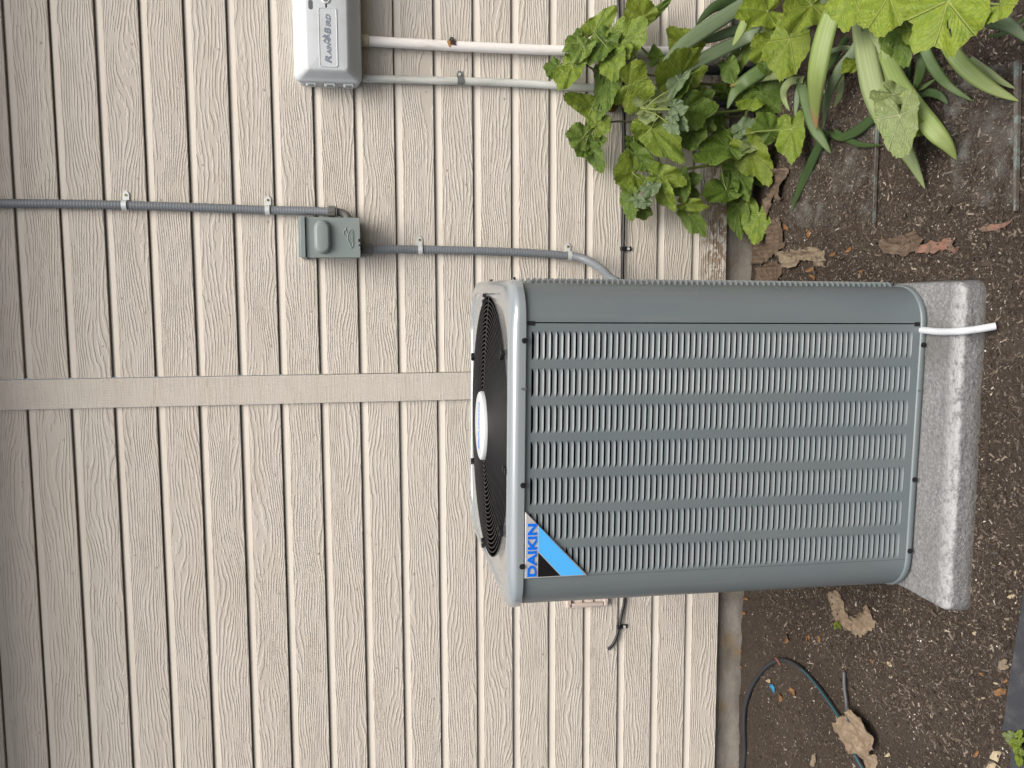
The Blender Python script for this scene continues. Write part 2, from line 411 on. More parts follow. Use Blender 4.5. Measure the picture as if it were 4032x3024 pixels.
def dry_mat(name, a, b):
    m = mat(name, a, .8, .2); t = NT(m); pos = t.gen()
    c = t.mix(t.mrange(t.noise(pos, 40, 5, .65), .35, .68), a, b)
    c = t.mix(t.math('MULTIPLY', t.mrange(t.noise(pos, 120, 3), .6, .75), .5), c, (.05, .035, .025))
    wv = t.math('SINE', t.math('ADD', t.math('MULTIPLY', t.sep(pos)[0], 420.0), t.math('MULTIPLY', t.noise(pos, 30, 2), 9.0)))
    t.base(t.mix(t.math('MULTIPLY', t.mrange(wv, .3, 1), .18), c, (.06, .042, .03))); t.normal(t.bump(t.math('ADD', t.noise(t.mapping(pos, (1, 3, 1)), 90, 4, .6), t.math('MULTIPLY', wv, .35)), .003, .9)); return m
DM = {'brown': dry_mat('dry_brown', (.085, .060, .042), (.14, .104, .074)), 'tan': dry_mat('dry_tan', (.18, .135, .09), (.27, .21, .145)),
      'pink': dry_mat('dry_pink', (.23, .115, .085), (.14, .105, .075)), 'grey': dry_mat('dry_grey', (.17, .135, .095), (.23, .185, .13)),
      'orange': dry_mat('dry_orange', (.24, .115, .045), (.15, .09, .045)), 'cream': dry_mat('dry_cream', (.42, .36, .24), (.34, .27, .17))}

# ================================================================== GROUND
def soil_h(x, y):
    v = Vector((x*.55, y*.55, 3.1)); w = Vector((x*2.6, y*2.6, 8.7)); q = Vector((x*9, y*9, 1.7))
    return .10*mnoise.noise(v)+.035*mnoise.noise(w)+.026*mnoise.noise(q)+.014*mnoise.noise(Vector((x*21, y*21, 4.4)))
def soil_z(x, y):
    h = soil_h(x, y)
    if -4.0 < x < 2.5 and -9.2 < y < -1.6: h = min(h, -.02)*.5
    return ZG+h
xs = np.concatenate([[-160, -60, -25, -16], np.arange(-12, 9.5, .062), [16, 25, 60, 160]])
ys = np.concatenate([[-160, -60, -25, -17], np.arange(-12, .61, .062), [8, 60]])
P = [[(x, y, soil_z(x, y)) for x in xs] for y in ys]
g = MB().grid(P).build('ground', M_SOIL, None, smooth=0); g.data.polygons.foreach_set('use_smooth', [True]*len(g.data.polygons))
tag(g, kind='structure')

# ================================================================== HOUSE WALL
wall = empty('house_wall', (0, 0, ZG), 'beige painted lap siding house wall with wood grain boards and a vertical batten', 'wall')
prof = [(0.02, .16), (0.0, .008), (.010, .0), (.40, -.001), (.800, 0.0), (.812, .012), (.85, .026), (.89, .042), (.925, .056), (.966, .066), (.972, .16), (1.03, .165)]
def board_bm(x0, x1, nx):
    m = MB(); xx = np.linspace(x0, x1, nx)
    rows = [[(x, y, z) for x in xx] for z, y in prof]
    for i in range(len(rows)-1):
        m.grid([rows[i], rows[i+1]], mi=0 if i < 4 else 1)
    return m
NR = 21
protoL = board_bm(-40, -.735, 40); protoR = board_bm(.012, 26, 30)
for proto in (protoL, protoR):
    first = None
    for k in range(NR):
        if first is None:
            first = proto.build('siding_board', [M_SID, M_SIDS], wall, smooth=.35); b = first
        else:
            b = first.copy(); b.parent = wall; COL.objects.link(b)
        b.location = (0, (rng.random()-.5)*.0012, k*L)
        if k == 0 and proto is protoR:
            b.data = b.data.copy(); b.data.materials[0] = M_SIDP
            b['label'] = 'lowest board with peeling paint along its bottom edge'
        if first is b and proto is protoR:
            first = b.copy(); first.data = b.data.copy(); first.data.materials[0] = M_SID
            if 'label' in first: del first['label']
tb = MB().box(-.722, 0.0, -.10, .10, -.02, 21.2).build('batten', M_TRIM, wall, bevel=.012)
fb = MB()
fx = np.arange(-40, 26.1, .35); fz = np.linspace(-1.6, .06, 12)
fb.grid([[(x, .15+.03*mnoise.noise(Vector((x*1.3, z*1.3, 0)))+(.12 if z < -.55+.12*mnoise.noise(Vector((x*.9, 7, 0))) else 0)*-1, z) for x in fx] for z in fz])
fb.build('foundation', M_CONC, wall, smooth=.8)
nb = MB()
for k in range(NR-1):
    for j in range(-10, 10):
        x = j*3.2+.6+rng.random()*.2+(.9 if k % 2 else 0)
        if -.9 < x < .2: continue
        z = k+.16+rng.random()*.04
        nb.cyl((x, -.001, z), (x, -.007, z), .030, 10)
        z = k+.66+rng.random()*.03; x += .35
        if rng.random() < .35: nb.cyl((x, -.001, z), (x, -.006, z), .028, 10)
tag(nb.build('nail_heads', M_NAIL, wall), kind='stuff')
# roof eave above the wall, just out of the frame
ev = MB().box(-40, 26, -2.3, .15, 21.25, 21.45).box(-40, 26, -2.48, -2.304, 20.9, 21.9)
ev.build('eave', M_SIDS, wall)

# ================================================================== AIR CONDITIONER
CX, CY = -.752, -5.0
HB = 2.88; RC = .66
ac = empty('air_conditioner', (CX, CY, -.33), 'grey louvered outdoor air conditioner unit with black fan guard on top', 'air conditioner')
def rsq(h, r, n=10, ns=12):
    pts = []
    for cx, cy, a0 in ((h-r, -h+r, -90), (h-r, h-r, 0), (-h+r, h-r, 90), (-h+r, -h+r, 180)):
        arc = [(cx+r*math.cos(R(a0+90*k/n)), cy+r*math.sin(R(a0+90*k/n))) for k in range(n+1)]
        if pts:
            p = pts[-1]; pts += [(p[0]+(arc[0][0]-p[0])*k/ns, p[1]+(arc[0][1]-p[1])*k/ns) for k in range(1, ns)]
        pts += arc
    p, q = pts[-1], pts[0]; pts += [(p[0]+(q[0]-p[0])*k/ns, p[1]+(q[1]-p[1])*k/ns) for k in range(1, ns)]
    return pts
def ring(h, r, z, n=10): return [(CX+x, CY+y, z) for x, y in rsq(h, r, n)]
ZB, ZT = -.215, 7.085
# corner posts
def post(a0, name, dx=0):
    m = MB(); c = HB-RC
    cx = c if a0 in (-90, 0) else -c; cy = -c if a0 in (-90, 180) else c
    arc = [(CX+cx+RC*math.cos(R(a0+90*k/12)), CY+cy+RC*math.sin(R(a0+90*k/12))) for k in range(13)]
    # short flats at both ends
    d0 = Vector((math.cos(R(a0+90)), math.sin(R(a0+90)))); d1 = Vector((math.cos(R(a0)), math.sin(R(a0))))
    arc = [(arc[0][0]-d0.x*.0, arc[0][1]-d0.y*.0)]+arc
    m.grid([[(x, y, z) for x, y in arc] for z in (ZB, 1.5, 3.5, 5.5, ZT)])
    return m.build(name, M_AC, ac, smooth=1.0)
for a0 in (-90, 0, 90, 180): post(a0, 'corner_panel')
# louver positions
NL = 66; LZ0, LZ1 = -.065, 6.99; PIT = (LZ1-LZ0)/NL
banks = [(1.315-.627*i-.487, 1.315-.627*i) for i in range(7)]
FY = CY-HB
def panel_mesh():
    m = MB(); x0, x1 = CX-HB+RC+.004, CX+HB-RC-.022
    xs_ = [x0]
    for b in reversed(banks): xs_ += [b[0], b[1]]
    xs_.append(x1)
    zlv = [ZB+.004, LZ0, LZ1, ZT-.004]
    for i in range(len(xs_)-1):
        for j in range(3):
            if i % 2 == 1 and j == 1: continue
            m.add([(xs_[i], FY, zlv[j]), (xs_[i+1], FY, zlv[j]), (xs_[i+1], FY, zlv[j+1]), (xs_[i], FY, zlv[j+1])], [(0, 1, 2, 3)])
    # turned-in edges
    m.add([(x1, FY, zlv[0]), (x1, FY+.08, zlv[0]), (x1, FY+.08, zlv[3]), (x1, FY, zlv[3])], [(0, 1, 2, 3)])
    m.add([(x0, FY, zlv[0]), (x0, FY+.02, zlv[0]), (x0, FY+.02, zlv[3]), (x0, FY, zlv[3])], [(3, 2, 1, 0)])
    return m
panel_mesh().build('louver_panel', M_AC, ac, smooth=.5)
def louver_pts(w, pit, nx=10, ns=8, depth=.022, proud=.006):
    rows = []
    for s in range(ns+1):
        t_ = s/ns                                   # 0 = upper edge (deep), 1 = lower lip (proud)
        row = []
        for i in range(nx+1):
            u = i/nx
            u = .5-.5*math.cos(math.pi*u) if nx < 14 else u
            e = min(u, 1-u)*w/.075
            end = math.sin(min(1, e)*math.pi/2)**.7
            prof_ = -depth*(1-t_**2.4)*end
            lip = proud*(t_**5)*min(1.0, e*1.5)
            row.append((u*w, -(prof_+lip), (1-t_)*pit*(1-.42*end) - (.006*t_**3*min(1, e))))
        rows.append(row)
    return rows
lm = MB().grid(louver_pts(.487, PIT), flip=True)
# small turned lip
r_ = louver_pts(.487, PIT)[-1]

cells = [(i, j) for j in range(NL) for i in range(7)]
firstl = None; rest = MB()
for n_, (i, j) in enumerate(cells):
    ox, oz = banks[i][0], LZ1-(j+1)*PIT
    if n_ < 300:
        if firstl is None:
            firstl = lm.build('louver', M_AC, ac, smooth=.9, origin=(0, 0, 0)); o = firstl
        else:
            o = firstl.copy(); o.parent = ac; COL.objects.link(o)
        o.location = Vector(W((ox, FY, oz)))-ORG[ac.name]
        # mesh was built about world origin
    else:
        rest.add([(x+ox, y+FY, z+oz) for x, y, z in lm.v], lm.f)
tag(rest.build('lower_louvers', M_AC, ac, smooth=.9), kind='stuff')
# sides and back: louver banks as pressed sheets
def side_sheet(rot, proud=.035):
    m = MB(); ca, sa = math.cos(R(rot)), math.sin(R(rot))
    def T(p): x, y = p[0]-CX, p[1]-CY; return (CX+x*ca-y*sa, CY+x*sa+y*ca, p[2])
    pm = panel_mesh(); m.add([T(p) for p in pm.v], pm.f)
    lp = MB().grid(louver_pts(.487, PIT, nx=6, ns=5, proud=proud), flip=True)
    for i, j in cells:
        ox, oz = banks[i][0], LZ1-(j+1)*PIT
        m.add([T((x+ox, y+FY, z+oz)) for x, y, z in lp.v], lp.f)
    return m.build('side_panel', M_AC, ac, smooth=.7)
for rot in (90, 180, 270): side_sheet(rot, .09 if rot == 90 else .035)
MB().box(CX-HB+.22, CX+HB-.22, CY-HB+.22, CY+HB-.22, -.2, 6.3).build('coil', M_DARK, ac)
# base pan
bp = MB(); 
bp.grid([ring(2.60, .5, -.33), ring(2.90, .70, -.33), ring(2.915, .71, -.30), ring(2.915, .71, -.245), ring(2.90, .70, -.222), ring(2.885, .665, -.216), ring(2.80, .64, -.218)], closeu=True)
bp.build('base_pan', M_AC, ac, smooth=.7)
# cap
cp = MB(); nn = 10
loops = [ring(2.80, .62, 7.092), ring(2.925, .69, 7.090), ring(2.935, .70, 7.10), ring(2.935, .70, 7.205)]
for k in range(1, 8):
    a = R(90*k/7); loops.append(ring(2.935-.23*(1-math.cos(a)), .70+.25*(1-math.cos(a)), 7.205+.165*math.sin(a)))
loops += [ring(2.695, .95, 7.370), ring(2.68, .95, 7.358), ring(2.668, .95, 7.335)]
def circ(r, z):
    out = []
    for x, y in rsq(2.5, .62, nn):
        a = math.atan2(y, x); out.append((CX+r*math.cos(a), CY+r*math.sin(a), z))
    return out
loops += [circ(2.65, 7.328), circ(2.638, 7.322), circ(2.632, 7.30)]
cp.grid(loops, closeu=True); cp.build('top_cover', M_CAP, ac, smooth=.5)
sh = MB().lathe([(2.631, 7.299), (2.625, 6.2), (0.01, 6.15)], (CX, CY, 0), 48); sh.build('fan_shroud', M_DARK, ac)
# fan below the guard
fan = MB()
for k in range(4):
    a0 = R(90*k+25); rows = []
    for i in range(7):
        r = .4+1.85*i/6; half = .30+.45*(i/6)
        rows.append([(CX+r*math.cos(a0+half/ max(.6, r)*1.6*(q/4-.5)*1.5), CY+r*math.sin(a0+half/max(.6, r)*1.6*(q/4-.5)*1.5), 6.75+.32*(q/4-.5)) for q in range(5)])
    fan.grid(rows)
fan.lathe([(.01, 6.9), (.42, 6.9), (.42, 6.4)], (CX, CY, 0), 24)
fan.build('fan', mat('fan_black', (.010, .010, .011), .7, .1), ac)
gd = MB()
def gz(r): return 7.325+.11*(1-(r/2.64)**2)
for k in range(24):
    r = .66+1.97*k/23; n = 72
    pts = [(CX+r*math.cos(2*math.pi*i/n), CY+r*math.sin(2*math.pi*i/n), gz(r)) for i in range(n+1)]
    gd.tube(pts, .0115, 6, cap=False)
for k in range(8):
    a = R(45*k+2)
    gd.tube([(CX+r*math.cos(a), CY+r*math.sin(a), gz(r)-.02) for r in np.linspace(.5, 2.65, 8)], .016, 6)
gd.build('fan_guard', M_WIRE, ac, smooth=1.2)
hb = MB().lathe([(.66, 7.36), (.70, 7.365), (.705, 7.46), (.69, 7.495), (.66, 7.51), (.01, 7.515)], (CX, CY, 0), 64)
hub = hb.build('hub_cap', M_HUB, ac, smooth=.7)
v_, f_ = text_mesh('DAIKIN', -.48, .48, -.09, .09, 0, .004, bold=.02)
MB().add([(CX+x, CY+z, 7.520-y) for x, y, z in v_], f_).build('hub_lettering', mat('hub_print', (.10, .30, .72), .5), hub, smooth=0)
# guard clips
for a in (8, 62, 118, 172, -52, -128, -98):
    m = MB(); aa = R(a); c_, s_ = math.cos(aa), math.sin(aa)
    def T(r, w, z): return (CX+r*c_-w*s_, CY+r*s_+w*c_, z)
    for r0, r1, z0, z1, w in ((2.52, 2.70, 7.335, 7.37, .04), (2.52, 2.58, 7.32, 7.41, .05), (2.64, 2.70, 7.335, 7.40, .05)):
        vs_ = [T(r, ww, z) for r in (r0, r1) for ww in (-w, w) for z in (z0, z1)]
        m.add(vs_, [(0, 1, 3, 2), (4, 6, 7, 5), (0, 4, 5, 1), (2, 3, 7, 6), (0, 2, 6, 4), (1, 5, 7, 3)])
    m.build('guard_clip', M_BLACK, ac)
# screws
def screw(x, y, z, n, r=.036, name='screw', parent=None, m=M_BOLT, h=.045):
    mb = MB(); p = Vector((x, y, z)); n = Vector(n).normalized()
    mb.cyl(p, p+n*.012, r*1.35, 14); mb.cyl(p+n*.012, p+n*h, r, 6)
    return mb.build(name, m, parent or ac, smooth=.5)
for x in (1.16, -1.31, -2.74): screw(x, CY-2.935, 7.125, (0, -1, 0))
for x in (1.074, -1.434, -2.80): screw(x, CY-2.915, -.275, (0, -1, 0))
for y in (-1.9, 1.0): screw(CX+2.935, CY+y, 7.14, (1, 0, 0)); screw(CX+2.915, CY+y, -.27, (1, 0, 0))
M_SLOT = mat('slot_shade', (.10, .11, .11), .6)
for x, z, yo in ((.346, 7.125, 0), (.232, -.275, .03)):
    MB().prism([(x+.02*math.cos(R(a)), z+(.028 if math.sin(R(a)) >= 0 else -.028)+.02*math.sin(R(a))) for a in range(0, 360, 30)], CY-2.95+yo, CY-2.93+yo).build('slot_hole', M_SLOT, ac)
xs0 = CX+HB-RC-.012
MB().box(xs0-.045, xs0+.03, FY-.012, FY+.05, ZT-.14, ZT-.02).build('corner_notch', M_BLACK, ac)
MB().box(xs0-.045, xs0+.03, FY-.012, FY+.05, ZB+.02, ZB+.12).build('corner_notch', M_BLACK, ac)
# badge
BY = FY-.055
bd = MB().prism([(-1.775, 7.075), (-2.955, 7.075), (-2.955, 5.955)], BY, FY-.005).build('badge', M_SILVER, ac, bevel=.012)
MB().prism([(-2.03, 6.845), (-2.935, 6.01), (-2.935, 6.43), (-2.475, 6.845)], BY-.006, BY+.01).build('badge_stripe', M_SKY, bd, smooth=0)
MB().prism([(-2.50, 6.845), (-2.935, 6.845), (-2.935, 6.445)], BY-.005, BY+.01).build('badge_corner', M_BADGEBLACK, bd, smooth=0)
v_, f_ = text_mesh('DAIKIN', -2.925, -1.985, 6.875, 7.035, BY-.012, .02, bold=.035)
MB().add(v_, f_).build('badge_lettering', M_BLUE, bd, smooth=0)
ac.rotation_euler = (0, R(.55), R(-0.9))

# ================================================================== PAD
pad = MB(); rows = []
px0, px1, py0, py1 = -3.70, 2.18, -8.88, -1.75
def pring(ins, r, z, n=8):
    hx, hy = (px1-px0)/2-ins, (py1-py0)/2-ins; cx, cy = (px0+px1)/2, (py0+py1)/2; out = []
    for sx, sy, a0 in ((1, -1, -90), (1, 1, 0), (-1, 1, 90), (-1, -1, 180)):
        for k in range(n+1):
            a = R(a0+90*k/n); out.append((cx+sx*(hx-r)+r*math.cos(a), cy+sy*(hy-r)+r*math.sin(a)))
    # subdivide the straight runs
    res = []
    for i, p in enumerate(out):
        q = out[(i+1) % len(out)]; d = math.hypot(q[0]-p[0], q[1]-p[1]); k = max(1, int(d/.22))
        for j in range(k):
            x, y = p[0]+(q[0]-p[0])*j/k, p[1]+(q[1]-p[1])*j/k
            res.append((x, y))
    o = []
    for x, y in res:
        o.append((x+.018*mnoise.noise(Vector((x*2.2, y*2.2, z))), y+.028*mnoise.noise(Vector((x*1.7, y*1.7, z+5))), z+(.022*mnoise.noise(Vector((x*1.6, y*1.6, 9))) if z > -.6 else 0)))
    return o
specs = [(-.03, .22, -.95), (-.01, .21, -.75), (.005, .2, -.58), (.015, .2, -.47)]
for k in range(0, 8):
    a = R(90*k/7); specs.append((.02+.075*(1-math.cos(a)), .2, -.425+.065*math.sin(a)))
base_n = None; loops = [pring(*s) for s in specs]
n0 = min(len(l) for l in loops)
if len(set(len(l) for l in loops)) > 1:
    loops = [[l[int(i*len(l)/n0)] for i in range(n0)] for l in loops]
pad.grid(loops, closeu=True)
b0 = len(pad.v)-n0; c0 = len(pad.v); pad.v.append(((px0+px1)/2, (py0+py1)/2, -.355))
# inner ring of the flat top
for i in range(n0): pad.f.append((b0+i, b0+(i+1) % n0, c0)); pad.m.append(0)
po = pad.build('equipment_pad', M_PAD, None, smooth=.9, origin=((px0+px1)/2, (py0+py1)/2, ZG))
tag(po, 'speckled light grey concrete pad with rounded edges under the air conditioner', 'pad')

# drain hose from under the unit
pts = smoothpath([at(3560, 1296, Z=-.29), at(3632, 1300, Z=-.275), at(3700, 1306, Z=-.27), at(3780, 1304, Z=-.26), at(3850, 1296, Y=-9.08), at(3920, 1284, Y=-9.22)], 8)
mb = MB(); mb.tube(pts, .064, 14, cap=False); N = len(pts)
mb.uv = [(i/(N-1), k/14) for i in range(N) for k in range(14)]
dh = mb.build('drain_hose', M_TUBE, None, smooth=1.2, origin=pts[3])
tag(dh, 'short white braided drain hose poking out over the grey pad edge', 'hose')

# ================================================================== DISCONNECT SWITCH BOX
def zb(zx, zy, Y): return at(1150+zx/5.926, 780+zy/5.926, Y=Y)
YF = -.72
a = zb(312, 440, YF); b = zb(1600, 1390, YF); bx0, bx1 = b[0], a[0]; bz0, bz1 = b[2], a[2]
sw = empty('switch_box', ((bx0+bx1)/2, 0, bz0), 'grey green metal disconnect switch box with rounded bulge on its cover', 'switch box')
MB().box(bx0+.03, bx1-.03, -.60, -.005, bz0+.02, bz1+.20).build('enclosure', M_BOX, sw, bevel=.015)
cv = MB(); cv.box(bx0, bx1, YF, YF+.09, bz0, bz1-.002).box(bx0, bx0+.02, YF+.09, -.38, bz0, bz1-.05).box(bx1-.02, bx1, YF+.09, -.38, bz0, bz1-.05).box(bx0+.02, bx1-.02, YF+.09, -.40, bz0, bz0+.02)
cover = cv.build('cover', M_BOX, sw, bevel=.018)
hz = zb(175, 415, YF-.05); hz1 = hz[2]
MB().box(bx0-.015, bx1+.02, YF-.06, -.005, bz1+.012, hz1).build('hood', M_BOX, sw, bevel=.012)
# bulge (stadium dome)
def stadium(cx, cz, hl, r, y, n=10):
    o = []
    for s, a0 in ((1, -90), (-1, 90)):
        for k in range(n+1):
            a = R(a0+180*k/n); o.append((cx+s*hl+r*math.cos(a), y, cz+r*math.sin(a)))
    return o
p0 = zb(500, 505, YF); p1 = zb(930, 1310, YF)
ccx, ccz = (p0[0]+p1[0])/2, (p0[2]+p1[2])/2; rr = (p0[2]-p1[2])/2; hl = (p0[0]-p1[0])/2-rr
bl = [stadium(ccx, ccz, hl, rr*1.0, YF+.005), stadium(ccx, ccz, hl, rr*.97, YF-.03), stadium(ccx, ccz, hl, rr*.85, YF-.10), stadium(ccx, ccz, hl, rr*.70, YF-.135), stadium(ccx, ccz, hl, rr*.56, YF-.142)]
bm_ = MB().grid(bl, closeu=True); nb_ = len(bl[0]); bm_.f.append(tuple(range(len(bm_.v)-nb_, len(bm_.v)))); bm_.m.append(0)
bm_.build('handle_bulge', M_BOX, cover, smooth=.9)
# embossed emblem: a drop shape above a leaf-like outline with small script strokes
em = MB()
def strokes(pl, r=.013, close=False):
    q = [zb(x, y, YF-.004) for x, y in pl]
    em.tube(smoothpath(q+([q[0]] if close else []), 4), r, 6)
strokes([(1250, 690), (1262, 760), (1300, 830), (1290, 870), (1240, 870), (1205, 830), (1205, 780), (1240, 750)], close=True)
strokes([(1365, 735), (1410, 750), (1425, 820), (1422, 950), (1425, 1080), (1385, 1165), (1345, 1060), (1308, 980), (1310, 860), (1330, 790)], close=True)
for y in (770, 830, 890, 950, 1010):
    strokes([(1350, y), (1372, y+14), (1352, y+28), (1385, y+40)], .009)
strokes([(1395, 770), (1398, 900), (1396, 1040)], .01)
em.build('emblem', M_BOX, cover, smooth=1.2)
lt = MB(); q0 = zb(1585, 755, YF-.006); q1 = zb(1605, 1115, YF-.006)
lt.box(q1[0], q0[0], YF-.012, YF+.02, q1[2]-.012, q0[2]).box(q1[0], q1[0]+.035, YF-.016, YF+.02, q0[2]-.02, q0[2]+.04).box(q1[0]+.1, q1[0]+.17, YF-.016, YF+.02, q0[2]-.01, q0[2]+.045)
lt.build('latch', M_BLACK, cover)
# conduits
def corr(pts, r, name, parent, n=14, pitch=.07, amp=.010, m=M_COND):
    P_ = [Vector(p) for p in pts]; ln = [0]
    for i in range(1, len(P_)): ln.append(ln[-1]+(P_[i]-P_[i-1]).length)
    tot = ln[-1]; k = int(tot/(pitch/4)); Q = []; j = 0
    for i in range(k+1):
        d = tot*i/k
        while j < len(ln)-2 and ln[j+1] < d: j += 1
        f = (d-ln[j])/max(1e-6, ln[j+1]-ln[j]); Q.append(P_[j].lerp(P_[j+1], min(1, max(0, f))))
    return MB().tube(Q, r, n, rfun=lambda t_, i: r+.6*amp*(0, .8, 1, .2)[i % 4]-amp*.5).build(name, m, parent, smooth=.9)
def strap(px, py, parent, Y, mm=M_ZINC, w=.055, r=.125, side=1, tabm=None, scr=M_BRASS):
    c_ = at(px, py, Y=Y); m = MB(); x, y, z = c_
    arc = []
    for k in range(11):
        a = R(-15+210*k/10); arc.append((x+r*math.cos(a)*1.0, y-r*math.sin(a)))
    arc = [(x+r+.02*side, -.012)] + arc if side > 0 else arc+[(x-r, -.012)]
    rows_ = [[(p[0], p[1], z-w) for p in arc], [(p[0], p[1], z+w) for p in arc]]
    m.grid(rows_); rows_ = [[(p[0], p[1]-.012, z-w-.002) for p in arc], [(p[0], p[1]-.012, z+w+.002) for p in arc]]; m.grid(rows_)
    s = side
    w2 = .072; tab = [(x+s*r*.9, z-w2), (x+s*(r+.15), z-w2), (x+s*(r+.21), z-w2*.6), (x+s*(r+.235), z), (x+s*(r+.21), z+w2*.6), (x+s*(r+.15), z+w2), (x+s*r*.9, z+w2)]
    m.prism(tab, -.028, -.006)
    o = m.build('strap', mm, parent, smooth=.7)
    q = Vector((x+s*(r+.13), -.028, z))
    MB().cyl(q, q+Vector((0, -.016, 0)), .030, 12).build('screw', scr, o)
    MB().box(q.x-.018, q.x+.018, q.y-.018, q.y-.010, q.z-.005, q.z+.005).box(q.x-.005, q.x+.005, q.y-.0185, q.y-.0105, q.z-.018, q.z+.018).build('screw_slot', M_BLACK, o)
    return o
uc = empty('electrical_conduit', at(1300, 832, Y=-.15), 'grey ribbed conduit running up the wall above the switch box', 'conduit', 'grey ribbed conduits')
YC = -.14
cpts = smoothpath([at(-60, 800, Y=YC), at(250, 803, Y=YC), at(490, 808, Y=YC), at(760, 816, Y=YC), at(1050, 827, Y=YC), at(1200, 830, Y=-.22), at(1296, 834, Y=-.30)], 10)
corr(cpts, .106, 'tube', uc)
a0 = at(1292, 833, Y=-.30); a1 = at(1328, 834, Y=-.30)
f1 = MB().cyl(a0, Vector(a0).lerp(Vector(a1), .8), .145, 8); f1.cyl(Vector(a0).lerp(Vector(a1), .8), Vector(a0).lerp(Vector(a1), .88), .11, 16).cyl(Vector(a0).lerp(Vector(a1), .88), a1, .15, 16)
f1.build('fitting', M_COND2, uc, smooth=.5, bevel=.008)
el = smoothpath([a1, at(1348, 838, Y=-.30), at(1366, 852, Y=-.32), at(1376, 880, Y=-.34), at(1378, 900, Y=-.34)], 6)
MB().tube(el, .095, 14).build('elbow', M_COND2, uc, smooth=1.0)
strap(492, 808, uc, YC); strap(1054, 827, uc, YC)
lc = empty('electrical_conduit', at(2000, 990, Y=-.15), 'grey ribbed conduit hanging below the switch box and curving behind the unit', 'conduit', 'grey ribbed conduits')
cpts = smoothpath([at(1452, 983, Y=-.30), at(1560, 982, Y=-.2), at(1660, 983, Y=YC), at(1850, 987, Y=YC), at(2000, 992, Y=YC), at(2150, 1000, Y=-.16), at(2245, 1008, Y=-.18)], 10)
corr(cpts, .106, 'tube', lc)
cp2 = smoothpath([at(2245, 1008, Y=-.18), at(2300, 1020, Y=-.35), at(2355, 1050, Y=-.75), at(2398, 1090, Y=-1.3), at(2425, 1130, Y=-1.7), (1.5, -2.0, 4.9), (1.2, -2.3, 4.8)], 8)
MB().tube(cp2, .108, 14).build('elbow', M_COND, lc, smooth=1.2)
a0 = at(1424, 984, Y=-.30); a1 = at(1465, 984, Y=-.28)
MB().cyl(a0, a1, .15, 8).cyl(Vector(a0)+Vector((0, 0, .08)), a0, .12, 14).build('fitting', M_COND2, lc, smooth=.5, bevel=.01)
strap(1654, 983, lc, YC); strap(2241, 1008, lc, -.17, M_ZINC)

# ================================================================== IRRIGATION CONTROLLER
def zc(zx, zy, Y): return at(1150+zx/4.367, zy/4.367, Y=Y)
p = zc(45, 1395, -.62); q = zc(1195, 1395, -.62)
kx0 = zc(600, 1395, -.62)[0]; kz1, kz0 = p[2], q[2]; kx1 = kx0+3.05
ct = empty('sprinkler_controller', ((kx0+kx1)/2, 0, kz0), 'pale grey plastic sprinkler timer box with raised lid and bird logo', 'sprinkler timer')
def rrect(x0, x1, z0, z1, r, y, n=6):
    o = []
    for cx, cz, a0 in ((x1-r, z0+r, -90), (x1-r, z1-r, 0), (x0+r, z1-r, 90), (x0+r, z0+r, 180)):
        for k in range(n+1):
            a = R(a0+90*k/n); o.append((cx+r*math.cos(a), y, cz+r*math.sin(a)))
    return o
MB().grid([rrect(kx0+.02, kx1-.02, kz0+.04, kz1-.04, .12, -.005), rrect(kx0+.02, kx1-.02, kz0+.04, kz1-.04, .12, -.42)], closeu=True, flip=True).build('back_box', M_WHITEPL, ct, smooth=.6)
pa = zc(258, 1195, -.92); pb = zc(965, 1195, -.92)
qx0 = zc(600, 1200, -.92)[0]; qx1 = kx1-(qx0-kx0); qz1, qz0 = pa[2], pb[2]
ld = [rrect(kx0, kx1, kz0, kz1, .14, -.42), rrect(kx0-.01, kx1+.01, kz0-.01, kz1+.01, .15, -.44), rrect(kx0-.01, kx1+.01, kz0-.01, kz1+.01, .15, -.55), rrect(kx0, kx1, kz0, kz1, .15, -.585), rrect(kx0+.03, kx1-.03, kz0+.03, kz1-.03, .15, -.61)]
for k in range(1, 6):
    f = k/5; ss = f*f*(3-2*f)*.25+f*.75
    ld.append(rrect(kx0+.03+(qx0-kx0-.03)*f, kx1-.03-(kx1-qx1-.03)*f, kz0+.03+(qz0-kz0-.03)*f, kz1-.03-(kz1-qz1-.03)*f, .15-.06*f, -.61-.31*ss))
ld.append(rrect(qx0+.03, qx1-.03, qz0+.03, qz1-.03, .08, -.928)); ld.append(rrect(qx0+.5, qx1-.5, (qz0+qz1)/2-.02, (qz0+qz1)/2+.02, .02, -.93))
lid = MB().grid(ld, closeu=True, flip=True).build('lid', M_WHITEPL, ct, smooth=.8)
# long recess along the lower slope
r0 = zc(985, 1180, -.80); r1 = zc(1105, 1250, -.66)
rx0 = r1[0]; rx1 = kx1-(rx0-kx0)
MB().add([(rx0+.2, -.835, r0[2]), (rx1-.2, -.835, r0[2]), (rx1-.05, -.72, r0[2]-.11), (rx0+.05, -.72, r0[2]-.11),
          (rx0+.2, -.80, r0[2]+.03), (rx1-.2, -.80, r0[2]+.03), (rx1-.05, -.66, r0[2]-.12), (rx0+.05, -.66, r0[2]-.12)],
         [(3, 2, 1, 0), (0, 1, 5, 4), (2, 3, 7, 6), (3, 0, 4, 7), (1, 2, 6, 5)]).build('grip_ledge', M_WHITEPL, lid, smooth=.4, bevel=.012)
